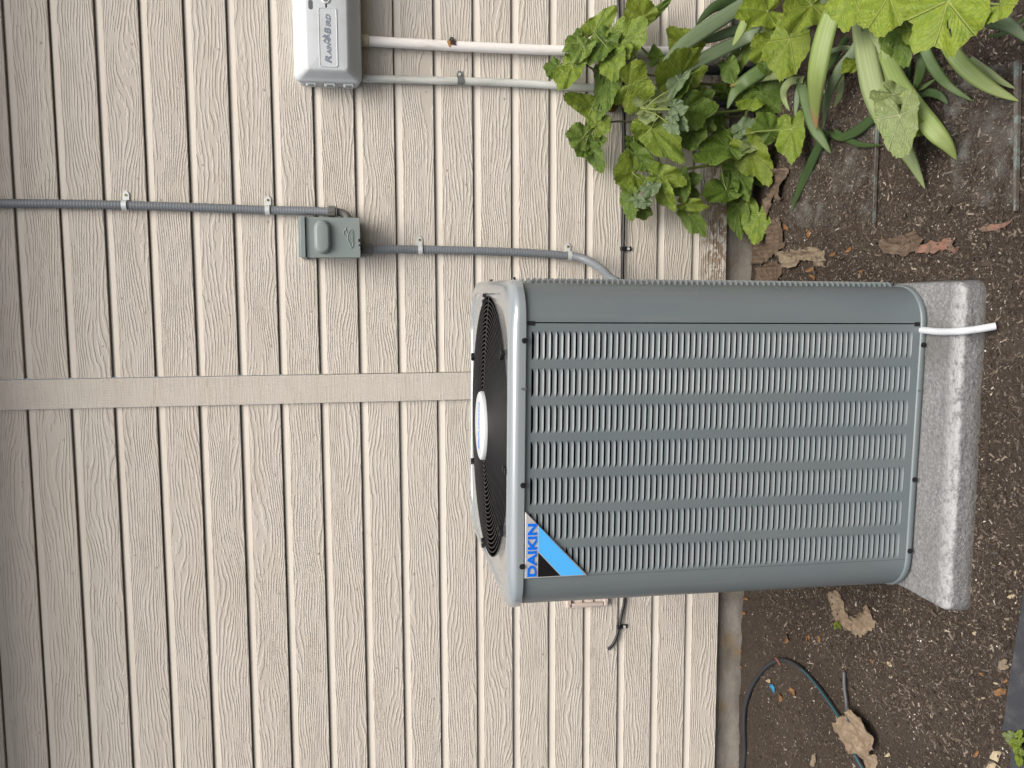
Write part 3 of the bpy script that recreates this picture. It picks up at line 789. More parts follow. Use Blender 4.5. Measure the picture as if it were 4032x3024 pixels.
# name plate
n0_ = zc(460, 1150, -.93); n1_ = zc(780, 140, -.93)
nx0, nx1, nz1, nz0 = n0_[0], n1_[0], zc(455, 640, -.93)[2], zc(782, 640, -.93)[2]
MB().grid([rrect(nx0, nx1, nz0, nz1, .05, -.929), rrect(nx0+.008, nx1-.008, nz0+.008, nz1-.008, .05, -.942), rrect(nx0+.02, nx1-.02, nz0+.02, nz1-.02, .05, -.942), rrect(nx0+.03, nx1-.03, nz0+.03, nz1-.03, .04, -.934), rrect(nx0+.5, nx1-.5, (nz0+nz1)/2-.01, (nz0+nz1)/2+.01, .01, -.934)], closeu=True, flip=True).build('name_plate', M_WHITEPL, lid, smooth=.4)
def word(txt, za, zbb, x0_, x1_, first=False):
    A = zc(x1_, za, -.937); B = zc(x0_, zbb, -.937)
    v_, f_ = text_mesh(txt, A[0], B[0], A[2], B[2], -.941, .006, shear=.25, bold=.04)
    return v_, f_
lg = MB()
for args in (('R', 1085, 950, 566, 676), ('AIN', 945, 728, 590, 672), ('B', 588, 470, 550, 664), ('IRD', 462, 237, 575, 662)):
    v_, f_ = word(*args); lg.add(v_, f_)
# the swallow between the words
birds = [[(640, 590), (632, 640), (664, 665), (655, 700), (622, 738), (608, 700), (588, 672), (575, 655), (605, 630), (600, 610)],
         [(600, 610), (605, 640), (575, 655), (545, 640), (514, 632), (540, 605), (560, 588), (585, 600)],
         [(588, 672), (575, 690), (572, 735), (556, 735), (552, 705), (525, 700), (548, 685), (575, 655)]]
for pl in birds:
    lg.prism([(zc(x, y, -.937)[0], zc(x, y, -.937)[2]) for x, y in pl], -.941, -.935)
lg.build('lettering', M_LOGO, lid, smooth=0)
# lock and slot at the right end
k_ = zc(578, -10, -.93)
MB().cyl((k_[0], -.925, k_[2]), (k_[0], -.955, k_[2]), .098, 24).build('lock', M_ZINC, lid, bevel=.01)
MB().cyl((k_[0], -.9555, k_[2]), (k_[0], -.957, k_[2]), .06, 16).build('keyway', M_ZINCD, lid)
s0 = zc(315, 78, -.93)
MB().prism([(s0[0]+(.06 if math.cos(R(a)) > 0 else -.06)+.05*math.cos(R(a)), s0[2]+.05*math.sin(R(a))) for a in range(0, 360, 20)], -.934, -.92).build('window', mat('slot_grey', (.12, .125, .13), .4), lid)
for xa, xb in ((240, 410), (555, 740), (885, 1060)):
    h1 = zc(xa, 1455, -.48); h0 = zc(xb, 1455, -.48)
    mb = MB().box(kx0-.09, kx0+.02, -.50, -.36, h0[2], h1[2])
    hg = mb.build('hinge', M_WHITEPL, ct, bevel=.01)
    MB().box(kx0-.094, kx0-.05, -.512, -.47, h0[2]+.05, h1[2]-.05).build('hinge_slot', M_ZINCD, hg)

# ================================================================== PVC PIPES
wp = empty('white_pipe', at(2850, 205, Y=-.28), 'wide white plastic pipe with rusty clip dropping from the sprinkler timer', 'pipe')
Yp = -.20
MB().tube(smoothpath([at(1425, 160, Y=Yp), at(1500, 165, Y=Yp), at(1780, 181, Y=Yp), at(2000, 191, Y=Yp), at(2240, 199, Y=Yp), at(2600, 203, Y=Yp), at(2900, 206, Y=Yp-.1), at(3000, 206, Y=Yp-.12)], 6), .125, 20).build('pipe', M_PVC, wp, smooth=1.2)
MB().cyl(at(1418, 158, Y=Yp), at(1453, 161, Y=Yp), .155, 24).build('coupling', M_COUP, wp, bevel=.02)
def clip(px, py, parent, Yc, r, mm, scr, w=.065):
    c_ = at(px, py, Y=Yc); x, y, z = c_; m = MB()
    arc = [(x+(r+.012)*math.cos(R(a)), y-(r+.012)*math.sin(R(a))) for a in range(25, 156, 13)]
    m.grid([[(p_[0], p_[1], z-w) for p_ in arc], [(p_[0], p_[1], z+w) for p_ in arc]])
    m.grid([[(p_[0]*1.0, p_[1]-.015, z-w) for p_ in arc], [(p_[0], p_[1]-.015, z+w) for p_ in arc]])
    tab = [(x+r*.75, z-w), (x+r+.12, z-w), (x+r+.19, z-w*.4), (x+r+.19, z+w*.4), (x+r+.12, z+w), (x+r*.75, z+w)]
    m.prism(tab, -.03, -.006)
    o = m.build('clip', mm, parent, smooth=.8)
    MB().cyl((x+r+.1, -.03, z), (x+r+.1, -.05, z), .035, 10).build('screw', scr, o)
# rusty half clip on the wide pipe
x, y, z = at(1781, 181, Y=Yp)
arc = [(x+.137*math.cos(R(a)), y-.137*math.sin(R(a))) for a in range(5, 96, 10)]
m = MB(); m.grid([[(p_[0], p_[1], z-.06) for p_ in arc], [(p_[0], p_[1], z+.06) for p_ in arc]]); m.grid([[(p_[0], p_[1]-.02, z-.06) for p_ in arc], [(p_[0], p_[1]-.02, z+.06) for p_ in arc]])
m.prism([(x+.125, z-.065), (x+.20, z-.065), (x+.26, z-.03), (x+.26, z+.03), (x+.20, z+.065), (x+.125, z+.065)], -.06, -.03)
m.box(x+.13, x+.16, -.19, -.03, z-.05, z+.05)
rc = m.build('clip', M_RUST, wp, smooth=.8)
MB().cyl((x+.19, -.06, z), (x+.19, -.08, z), .03, 10).build('screw', M_ZINCD, rc)
sm = MB()
arc = [(x+.1275*math.cos(R(a)), y-.1275*math.sin(R(a))) for a in range(30, 125, 10)]
sm.grid([[(p_[0], p_[1], z+.06+.09*(1-abs(i/9-.35))) for i, p_ in enumerate(arc)], [(p_[0], p_[1], z+.04) for p_ in arc]])
sm.grid([[(p_[0], p_[1], z-.045) for p_ in arc[:8]], [(p_[0], p_[1], z-.085-.02*math.sin(i)) for i, p_ in enumerate(arc[:8])]])
sm.build('rust_stain', M_RUSTST, wp)
gp = empty('grey_white_pipe', at(2300, 345, Y=-.15), 'thin weathered white pipe with metal strap left of the wide pipe', 'pipe')
Yg_ = -.14
MB().tube(smoothpath([at(1428, 308, Y=Yg_), at(1500, 311, Y=Yg_), at(1750, 318, Y=Yg_), at(2000, 326, Y=Yg_), at(2300, 344, Y=Yg_), at(2600, 360, Y=Yg_), at(2920, 372, Y=Yg_-.05)], 6), .098, 16).build('pipe', M_PVCG, gp, smooth=1.2)
clip(1812, 320, gp, Yg_, .098, M_ZINCD, M_ZINC, .075)
# dark pipes low behind the leaves
for (xa, ya, xb, yb, rr_, lab) in ((2690, 276, 2960, 280, .12, 'black pipe rising from the soil behind leaves near the wide white pipe'), (2740, 408, 2960, 410, .1, 'black pipe rising from the soil behind leaves, nearer the unit')):
    o = MB().tube([at(xa, ya, Y=-.25), at(xb, yb, Y=-.35), at(xb+40, yb, Y=-.38)], rr_, 14).build('black_pipe', M_CABLE, None, origin=at(xb, yb, Y=-.35)); tag(o, lab, 'pipe')
# brass fitting among the leaves
fo = empty('hose_bib', at(2414, 410, Y=-.1), 'dull brass round fitting on the wall half hidden by leaves', 'fitting')
cc = at(2414, 412, Y=-.2)
MB().cyl((cc[0], -.01, cc[2]), (cc[0], -.16, cc[2]), .16, 20).build('flange', mat('dull_brass', (.16, .10, .035), .45, .5, .6), fo, bevel=.02)
MB().cyl((cc[0], -.16, cc[2]), (cc[0], -.30, cc[2]), .08, 14).build('spout', mat('dull_brass_dark', (.11, .07, .03), .45, .5, .6), fo, bevel=.01)

# ================================================================== CABLE ALONG THE SIDING
ca_ = empty('cable', at(2460, 930, Y=-.05), 'thin black cable clipped along a siding groove behind the unit', 'cable')
Yk = -.05
path = [at(2432, -60, Y=Yk), at(2440, 120, Y=Yk), at(2452, 330, Y=Yk), at(2459, 600, Y=Yk), at(2456, 900, Y=Yk), at(2452, 1110, Y=Yk), at(2462, 1600, Y=Yk), at(2470, 2100, Y=Yk)]
zq = lambda x_, y_: at(2200+x_/4.1475, 2200+y_/4.1475, Y=Yk)
path += [zq(1075, 620), zq(1040, 850), zq(995, 1085), zq(965, 1200), zq(930, 1310), zq(875, 1410), zq(805, 1480)]
MB().tube(smoothpath(path, 7), .042, 10).build('sheath', M_CABLE, ca_, smooth=1.2)
for c_ in (at(2452, 979, Y=-.07), at(2200+985/4.1475, 2200+1120/4.1475, Y=-.07)):
    x, y, z = c_
    k = MB().box(x-.055, x+.055, -.115, -.005, z-.06, z+.06).box(x-.055, x+.055, -.05, -.005, z-.25, z-.06).build('cable_clip', M_BLACK, ca_, bevel=.012)
    MB().cyl((x, -.05, z-.16), (x, -.07, z-.16), .042, 12).build('screw', M_ZINC, k)

# ================================================================== VENT COVER
v0 = at(2200+130/4.1475, 2200+815/4.1475, Y=-.12); v1 = at(2200+815/4.1475, 2200+785/4.1475, Y=-.12)
vx0, vz1, vz0 = v0[0], v0[2], v1[2]; vx1 = vx0+1.3
vt = empty('vent_cover', ((vx0+vx1)/2, 0, vz0), 'beige square wall vent with flaps half hidden behind the unit', 'vent')
fr = MB()
fr.box(vx0, vx1, -.14, .0, vz1-.14, vz1).box(vx0, vx1, -.14, .0, vz0, vz0+.14).box(vx0, vx0+.13, -.14, .0, vz0+.14, vz1-.14).box(vx1-.13, vx1, -.14, .0, vz0+.14, vz1-.14)
fr.build('frame', M_VENT, vt, bevel=.03)
hgt = (vz1-vz0-.28)/3
for k in range(3):
    z0_ = vz0+.14+k*hgt; rows_ = []
    for j in range(7):
        f = j/6; rows_.append([(x_, -.03-.07*math.sin((1-f)*math.pi*.5)**.8, z0_+f*hgt) for x_ in (vx0+.132, vx1-.132)])
    rows_.insert(0, [(p_[0], -.02, z0_) for p_ in rows_[0]])
    MB().grid(rows_).build('flap', M_VENT, vt, smooth=.9)
for z_ in (vz0+.06, vz1-.07): screw(vx0+.07, -.14, z_, (0, -1, 0), .03, 'screw', vt, M_NAIL, .03)

# ================================================================== SOIL LITTER
C_ = []
def chips(n, xr, yr, smin, smax, pal, wts, aspect=(1.2, 3.8), lift=.0):
    V, F, K = [], [], []
    n_ = 0
    xs_ = rng.uniform(*xr, n); ys_ = rng.uniform(*yr, n)
    for x, y in zip(xs_, ys_):
        if px0-.02 < x < px1+.02 and py0-.02 < y < py1: continue
        dens = .55+.6*mnoise.noise(Vector((x*.6, y*.6, 21)))
        if -1.3 < y and rng.random() < .35: continue
        if rng.random() > dens+.5: continue
        s_ = smin*(smax/smin)**(rng.random()**1.7); l_ = s_*rng.uniform(*aspect); w_ = s_; h_ = s_*rng.uniform(.2, .55)
        a = rng.uniform(0, 2*math.pi); tl = rng.normal(0, .28); rl = rng.normal(0, .3)
        M3 = Matrix.Rotation(a, 3, 'Z') @ Matrix.Rotation(tl, 3, 'Y') @ Matrix.Rotation(rl, 3, 'X')
        zc_ = soil_z(x, y)+h_*.25+lift+abs(math.sin(tl))*l_*.25
        tp = rng.uniform(.45, 1.0); sk = rng.uniform(-.3, .3)*w_
        pts_ = [(-l_/2, -w_/2, -h_/2), (l_/2, -w_/2*tp+sk, -h_/2), (l_/2*.9, w_/2*tp+sk, -h_/2), (-l_/2*.92, w_/2, -h_/2),
                (-l_/2, -w_/2, h_/2), (l_/2, -w_/2*tp+sk, h_/2*.7), (l_/2*.9, w_/2*tp+sk, h_/2*.7), (-l_/2*.92, w_/2, h_/2)]
        b = len(V)
        for p_ in pts_:
            q = M3 @ Vector(p_); V.append((x+q.x, y+q.y, zc_+q.z))
        F += [tuple(b+i for i in f) for f in ((4, 5, 6, 7), (0, 1, 5, 4), (1, 2, 6, 5), (2, 3, 7, 6), (3, 0, 4, 7))]
        c_ = pal[rng.choice(len(pal), p=wts)]; j = rng.uniform(.7, 1.3)
        K += [(c_[0]*j, c_[1]*j, c_[2]*j, 1)]*8
    return V, F, K
PAL = [(.039, .0295, .0225), (.063, .049, .0375), (.095, .075, .058), (.135, .108, .084), (.20, .165, .127), (.34, .30, .24), (.105, .101, .094)]
m = MB(); m.col = []
for args in ((62000, (-6.6, 7.4), (-11.0, -.3), .011, .027, PAL, [.25, .25, .22, .15, .07, .02, .04], (1.2, 3.2)),
             (7500, (-11.5, -6.6), (-9.0, -.3), .011, .027, PAL, [.25, .25, .22, .15, .07, .02, .04], (1.2, 3.2)),
             (1500, (-11.5, -6.6), (-9.0, -.8), .02, .042, PAL, [.20, .26, .22, .15, .09, .03, .05], (1.4, 3.6)),
             (19000, (-6.6, 7.4), (-11.0, -1.0), .019, .040, PAL, [.20, .25, .22, .16, .09, .03, .05], (1.5, 4.0)),
             (1500, (-6.6, 7.4), (-11.0, -3.5), .03, .060, PAL, [.20, .26, .22, .16, .08, .02, .06], (1.5, 3.4)),
             (420, (-9.5, 7.4), (-11.0, -.6), .008, .017, [(.15, .11, .08), (.24, .19, .14), (.09, .065, .048), (.33, .28, .21)], [.35, .25, .25, .15], (6, 15)),
             (160, (-9.0, 7.4), (-11.0, -.6), .05, .11, [(.050, .038, .029), (.075, .058, .045), (.10, .095, .09)], [.45, .35, .2], (1.0, 1.5)),
             (2600, (-9.5, 7.4), (-11.0, -.3), .009, .027, [(.62, .60, .56), (.50, .44, .32), (.42, .38, .33)], [.4, .35, .25], (1, 2.4))):
    V, F, K = chips(*args); m.add(V, F); m.col += K
ch = m.build('mulch_chips', M_CHIP, None, smooth=0); tag(ch, 'dark brown bark mulch and fine litter over the soil', 'mulch', kind='stuff')

def ground_leaf(name, pl, conv, mt, label, cat, group=None, lift=.03, curl=.22, cuts=3, seed=0, crease=.05):
    P_ = [at(*conv(x_, y_), Z=ZG) for x_, y_ in pl]
    bm = bmesh.new(); vs_ = [bm.verts.new((p_[0], p_[1], 0)) for p_ in P_]
    f = bm.faces.new(vs_); bmesh.ops.triangulate(bm, faces=[f])
    for _ in range(cuts): bmesh.ops.subdivide_edges(bm, edges=bm.edges[:], cuts=1, use_grid_fill=True)
    c = np.mean(np.array(P_), axis=0); span = max(np.ptp(np.array(P_)[:, 0]), np.ptp(np.array(P_)[:, 1]))
    bd_ = {v for e in bm.edges if e.is_boundary for v in e.verts}
    m_ = MB(); idx = {}
    PA = np.array(P_)[:, :2]; PB = np.roll(PA, -1, axis=0)
    def bdist(x, y):
        d_ = PB-PA; w_ = np.array([x, y])-PA; tt_ = np.clip((w_*d_).sum(1)/np.maximum(1e-9, (d_*d_).sum(1)), 0, 1)
        return float(np.sqrt(((w_-d_*tt_[:, None])**2).sum(1)).min())
    dmx = max(bdist(v.co.x, v.co.y) for v in bm.verts)+1e-6
    for v in bm.verts:
        x_, y_ = v.co.x, v.co.y; d = math.hypot(x_-c[0], y_-c[1])/span*2
        j = .05*span if v in bd_ else .008*span
        nx_ = x_+j*mnoise.noise(Vector((x_*9, y_*9, seed))); ny_ = y_+j*mnoise.noise(Vector((x_*9, y_*9, seed+3)))
        z_ = soil_z(x_, y_)+lift+curl*span*.42*(1-min(1, bdist(x_, y_)/dmx))**2*max(0, .45+1.3*mnoise.noise(Vector((x_*1.6, y_*1.6, seed+9))))+crease*mnoise.noise(Vector((x_*6, y_*3, seed+2)))+crease*.35*math.sin(x_*17+y_*8+seed)*math.sin(y_*6)-crease*1.2*math.exp(-((x_-c[0])*math.cos(seed)+(y_-c[1])*math.sin(seed))**2/.006)
        idx[v] = len(m_.v); m_.v.append((nx_, ny_, max(z_, soil_z(nx_, ny_)+.012)))
    for f in bm.faces: m_.f.append(tuple(idx[v] for v in f.verts)); m_.m.append(0)
    bm.free()
    o = m_.build(name, mt, None, smooth=1.0, origin=(c[0], c[1], ZG)); tag(o, label, cat, group)
    sm_ = o.modifiers.new('thick', 'SOLIDIFY'); sm_.thickness = .0008
    return o
zA = lambda x_, y_: (2850+x_/3.457, 650+y_/3.457)
zB = lambda x_, y_: (3400+x_/3.456, 650+y_/3.456)
zD = lambda x_, y_: (3200+x_/3.5, 2550+y_/3.5)
zE = lambda x_, y_: (3100+x_/4.424, 2280+y_/4.424)
zF = lambda x_, y_: (3700+x_/2.292, 2300+y_/2.292)
zG_ = lambda x_, y_: (2700+x_/1.6607, 2200+y_/1.6607)
ground_leaf('dry_leaf', [(395, 1375), (430, 1180), (480, 1040), (540, 950), (640, 890), (690, 790), (770, 705), (820, 760), (825, 860), (850, 960), (835, 1040), (850, 1090), (780, 1170), (700, 1240), (640, 1280), (560, 1335), (470, 1350)], zA, DM['brown'], 'large flat brown dead leaf leaning on the concrete footing', 'dead leaf', seed=1, curl=.10)
ground_leaf('dry_leaf', [(720, 90), (800, 40), (900, 60), (890, 200), (850, 300), (850, 470), (800, 490), (740, 420), (690, 410), (700, 500), (660, 620), (640, 745), (600, 700), (585, 560), (620, 450), (670, 320), (690, 200)], zA, DM['brown'], 'torn curled brown dead leaf strip under the hollyhock leaves', 'dead leaf', seed=2, curl=.3)
ground_leaf('dry_leaf', [(760, 1195), (980, 1160), (1180, 1120), (1290, 1115), (1400, 1170), (1415, 1310), (1340, 1320), (1395, 1390), (1300, 1365), (1215, 1310), (1100, 1285), (1000, 1385), (850, 1400), (815, 1290)], zA, DM['grey'], 'folded tan dead leaf with torn tip right of the unit', 'dead leaf', seed=3, curl=.2)
ground_leaf('dry_leaf', [(440, 1400), (640, 1335), (750, 1300), (810, 1400), (790, 1490), (760, 1560), (700, 1640), (560, 1650), (470, 1640)], zA, DM['brown'], 'dull brown dead leaf beside the corner of the unit', 'dead leaf', seed=4, curl=.14)
ground_leaf('dry_leaf', [(310, 1030), (480, 980), (660, 940), (740, 900), (800, 970), (870, 1060), (800, 1100), (720, 1180), (560, 1235), (390, 1185), (335, 1110)], zB, DM['brown'], 'crumpled dark brown dead leaf with pointed fold on the soil', 'dead leaf', seed=5, curl=.35, crease=.05)
ground_leaf('dry_leaf', [(720, 1140), (900, 1055), (1080, 1020), (1200, 1000), (1300, 1010), (1240, 1070), (1330, 1130), (1260, 1180), (1140, 1150), (1040, 1180), (900, 1215), (800, 1190)], zB, DM['pink'], 'salmon pink decaying leaf beside the crumpled brown one', 'dead leaf', seed=6, curl=.12)
ground_leaf('dry_leaf', [(1570, 870), (1680, 830), (1850, 800), (2050, 750), (2000, 820), (1960, 850), (1760, 900), (1620, 910)], zB, DM['pink'], 'thin pinkish leaf remnant near the glass strip', 'dead leaf', seed=7, curl=.1)
ground_leaf('dry_leaf', [(690, 260), (760, 220), (830, 185), (960, 260), (985, 360), (1000, 470), (1030, 570), (1090, 650), (1200, 650), (1310, 570), (1350, 500), (1410, 460), (1500, 520), (1540, 660), (1600, 700), (1640, 775), (1500, 880), (1400, 970), (1300, 985), (1170, 950), (1050, 890), (940, 830), (870, 760), (790, 640), (745, 480), (720, 360)], zE, DM['tan'], 'U shaped tan leaf half buried left of the pad', 'dead leaf', seed=8, curl=.02, lift=.025, cuts=2, crease=.012)
ground_leaf('dry_leaf', [(490, 930), (560, 870), (620, 830), (720, 920), (800, 980), (880, 1030), (930, 1130), (945, 1250), (945, 1390), (880, 1400), (900, 1450), (780, 1485), (680, 1450), (580, 1420), (555, 1320), (480, 1210), (420, 1130), (410, 1060), (450, 970)], zD, DM['tan'], 'big crisp tan dead leaf lying across the black hose', 'dead leaf', seed=9, lift=.16, curl=.18, crease=.05)
ground_leaf('dry_leaf', [(690, 1470), (790, 1480), (890, 1470), (890, 1560), (880, 1700), (740, 1700), (720, 1560)], zD, DM['tan'], 'flat tan leaf strip beside the black hose at the frame edge', 'dead leaf', seed=10, lift=.04, curl=.05)
ground_leaf('dry_leaf', [(0, 1480), (40, 1450), (80, 1490), (75, 1580), (30, 1640), (0, 1600)], zD, DM['grey'], 'small ridged brown leaf piece inside the hose loop', 'dead leaf', seed=11, curl=.2)
ground_leaf('dry_leaf', [(535, 700), (580, 672), (640, 680), (640, 750), (600, 775), (545, 760)], zF, DM['grey'], 'small ribbed grey leaf against the dark edging', 'dead leaf', seed=12, curl=.3)
ground_leaf('dry_leaf', [(510, 960), (560, 938), (605, 945), (600, 985), (550, 1010), (515, 1000)], zF, DM['orange'], 'rounded amber leaf tucked against the dark edging', 'dead leaf', seed=13, curl=.3)
ground_leaf('dry_leaf', [(490, 1510), (530, 1500), (570, 1530), (560, 1590), (520, 1610), (480, 1570)], zF, DM['cream'], 'crumpled pale yellow leaf near the frame corner', 'dead leaf', seed=14, curl=.5)
ground_leaf('dry_leaf', [(440, 1600), (520, 1615), (560, 1659), (520, 1690), (430, 1680)], zF, DM['cream'], 'curled yellow leaf at the very edge of the frame', 'dead leaf', seed=15, curl=.5)
bits = [(zA, 865, 850, 45, 'orange'), (zA, 1195, 1425, 55, 'orange'), (zA, 1215, 1525, 45, 'orange'), (zA, 1720, 1160, 55, 'orange'), (zA, 1520, 1210, 55, 'orange'), (zA, 1150, 940, 45, 'orange'), (zA, 1880, 1450, 40, 'orange'),
        (zG_, 665, 520, 30, 'orange'), (zG_, 800, 520, 24, 'orange'), (zG_, 880, 528, 20, 'orange'), (zG_, 615, 910, 26, 'orange'), (zG_, 1240, 670, 14, 'orange'), (zG_, 700, 870, 26, 'orange'),
        (zG_, 400, 262, 18, 'orange'), (zG_, 378, 360, 22, 'orange'), (zG_, 368, 490, 18, 'orange'), (zG_, 365, 605, 18, 'orange'), (zG_, 360, 700, 20, 'orange'),
        (zF, 385, 815, 24, 'orange'), (zF, 600, 870, 30, 'orange'), (zF, 330, 1530, 30, 'orange')]
BITLAB = ['orange leaf bit at the right tip of the large brown leaf by the footing', 'orange leaf curl below the folded tan leaf right of the unit', 'broken orange leaf bit closest to the upper corner of the unit', 'reddish orange leaf bit past the end of the folded tan leaf', 'slim orange leaf bit just beyond the folded tan leaf', 'faint orange leaf bit above the folded tan leaf', 'orange leaf bit between tan leaf and pad, on open soil', 'orange leaf sliver between the U shaped leaf and hose loop, nearest the footing', 'orange leaf bit midway between the U shaped leaf and hose loop', 'round orange leaf bit directly under the U shaped tan leaf', 'orange leaf sliver under the blue plastic shred in the hose loop', 'small amber leaf bit on open soil left of the pad', 'rust coloured leaf bit inside the hose loop beside the hose', 'orange leaf bit at the footing closest to the unit', 'second orange leaf bit along the footing from the unit', 'third orange leaf bit along the footing from the unit', 'fourth orange leaf bit along the footing from the unit', 'orange leaf bit along the footing farthest from the unit', 'curved orange leaf bit on mulch between hose and edging board', 'orange leaf bit touching the dark edging above the amber leaf', 'dull orange leaf bit near the yellow leaves at the frame corner']
FLKLAB = ['pale split flake on mulch between hose stub and pad', 'pale flake beside the blue plastic shred in the hose loop', 'bright white flake on mulch below the pad corner', 'tan flake at the frame edge inside the hose loop', 'cream flake just beyond the big tan leaf on the hose', 'white angular flake on mulch nearest the edging board middle', 'pale flake leaning at the edging by the amber leaf', 'pointed pale flake left of the amber leaf', 'cream flake between pad corner and edging board', 'tan chip of bark at the upper end of the edging board']
for i, (cv_, x_, y_, r_s, cn) in enumerate(bits):
    a = rng.uniform(0, 6); pl = []
    for k in range(7):
        t_ = k/7*2*math.pi; rr_ = r_s*rng.uniform(.7, 1.1); ex = rr_*math.cos(t_)*1.25; ey = rr_*math.sin(t_)*.55
        pl.append((x_+ex*math.cos(a)-ey*math.sin(a), y_+ex*math.sin(a)+ey*math.cos(a)))
    ground_leaf('leaf_fragment', pl, cv_, DM[cn], BITLAB[i], 'leaf bit', 'orange leaf bits on the soil', seed=30+i, cuts=1, curl=.5, lift=.03)
pale = [(zG_, 1350, 690, 22), (zG_, 545, 800, 18), (zG_, 1890, 488, 14), (zG_, 1080, 1200, 45), (zG_, 1330, 1280, 24), (zF, 320, 440, 18), (zF, 520, 895, 22), (zF, 425, 1025, 20), (zG_, 2155, 95, 20), (zG_, 2125, 248, 26)]
for i, (cv_, x_, y_, r_s) in enumerate(pale):
    a = rng.uniform(0, 6); pl = []
    for k in range(6):
        t_ = k/6*2*math.pi; rr_ = r_s*rng.uniform(.7, 1.1); ex = rr_*math.cos(t_)*1.15; ey = rr_*math.sin(t_)*.6
        pl.append((x_+ex*math.cos(a)-ey*math.sin(a), y_+ex*math.sin(a)+ey*math.cos(a)))
    ground_leaf('bark_flake', pl, cv_, DM['cream'], FLKLAB[i], 'flake', 'pale flakes on the mulch', seed=70+i, cuts=1, curl=.3, lift=.035)
ground_leaf('plastic_shred', [(548, 822), (570, 820), (580, 870), (566, 876), (552, 850)], zG_, mat('blue_plastic', (.03, .22, .40), .4), 'torn blue plastic shred inside the hose loop', 'litter', seed=90, cuts=1, lift=.04)

# hose loop
hp = [(340, 1480), (368, 1368), (378, 1250), (388, 1120), (398, 980), (428, 850), (478, 750), (540, 688), (620, 662), (700, 682), (790, 745), (880, 845), (960, 955), (1030, 1065), (1085, 1180), (1135, 1300), (1175, 1400), (1210, 1500)]
hpts = []
for x_, y_ in hp:
    q = at(*zG_(x_, y_), Z=ZG+.05); hpts.append((q[0], q[1], soil_z(q[0], q[1])+.062))
ho = empty('soaker_hose', hpts[8], 'black irrigation hose looped on the soil with a thin teal stripe', 'hose')
sp_ = smoothpath(hpts, 7)
MB().tube(sp_, .058, 12).build('tube', M_HOSE, ho, smooth=1.2)
half = sp_[len(sp_)//2+8:]
MB().tube([p_+Vector((.022, -.02, .045)) for p_ in half], .0125, 6).build('stripe', M_STRIPE, ho, smooth=1.2)
q = [at(*zG_(x_, y_), Z=ZG+.06) for x_, y_ in ((1035, 742), (1045, 830), (1058, 930), (1080, 1010), (1100, 1060))]
tg = MB().tube(smoothpath([(p_[0], p_[1], soil_z(p_[0], p_[1])+.06+.02*i) for i, p_ in enumerate(q)], 4), .042, 10, cap=True).build('tube_stub', mat('grey_tube', (.06, .063, .07), .5), None, smooth=1.0, origin=q[2]); tag(tg, 'short cut end of dark grey tubing beside the hose', 'tube')
q = [at(*zG_(x_, y_), Z=ZG+.16) for x_, y_ in ((588, 648), (602, 670), (617, 695))]
tw = MB().tube(smoothpath(q, 4), .016, 6).build('twig', mat('red_twig', (.34, .11, .08), .6), None, origin=q[1]); tag(tw, 'short reddish twig resting on the top of the hose loop', 'twig')

# dark edging board near the frame edge
pl = [(830, 0), (745, 60), (722, 250), (690, 430), (640, 740), (600, 1000), (572, 1240), (535, 1320), (620, 1332), (700, 1328), (900, 1270), (1000, 600), (1000, 0)]
E0 = [at(*zF(x_, y_), Z=ZG+.22) for x_, y_ in pl]
m = MB(); n = len(E0)
ar = sum(E0[i][0]*E0[(i+1) % n][1]-E0[(i+1) % n][0]*E0[i][1] for i in range(n))
if ar < 0: E0 = E0[::-1]
m.add([(p_[0], p_[1], ZG+.22) for p_ in E0]+[(p_[0], p_[1], ZG-.05) for p_ in E0], [tuple(range(n))]+[(i, i+n, (i+1) % n+n, (i+1) % n) for i in range(n)])
eo = m.build('garden_edging', M_EDGE, None, smooth=.5, bevel=.02, origin=E0[0]); tag(eo, 'dark grey flat edging board lying along the front of the bed', 'edging')
pl = [(636, 1450), (760, 1460), (900, 1470), (900, 1750), (626, 1750)]
E0 = [at(*zF(x_, y_), Z=ZG+.12) for x_, y_ in pl]; n = len(E0)
ar = sum(E0[i][0]*E0[(i+1) % n][1]-E0[(i+1) % n][0]*E0[i][1] for i in range(n))
if ar < 0: E0 = E0[::-1]
m = MB().add([(p_[0], p_[1], ZG+.12) for p_ in E0]+[(p_[0], p_[1], ZG-.05) for p_ in E0], [tuple(range(n))]+[(i, i+n, (i+1) % n+n, (i+1) % n) for i in range(n)])
eo = m.build('garden_edging', M_EDGE, None, smooth=.5, bevel=.02, origin=E0[0]); tag(eo, 'small dark edging piece behind the yellowing seedling', 'edging')

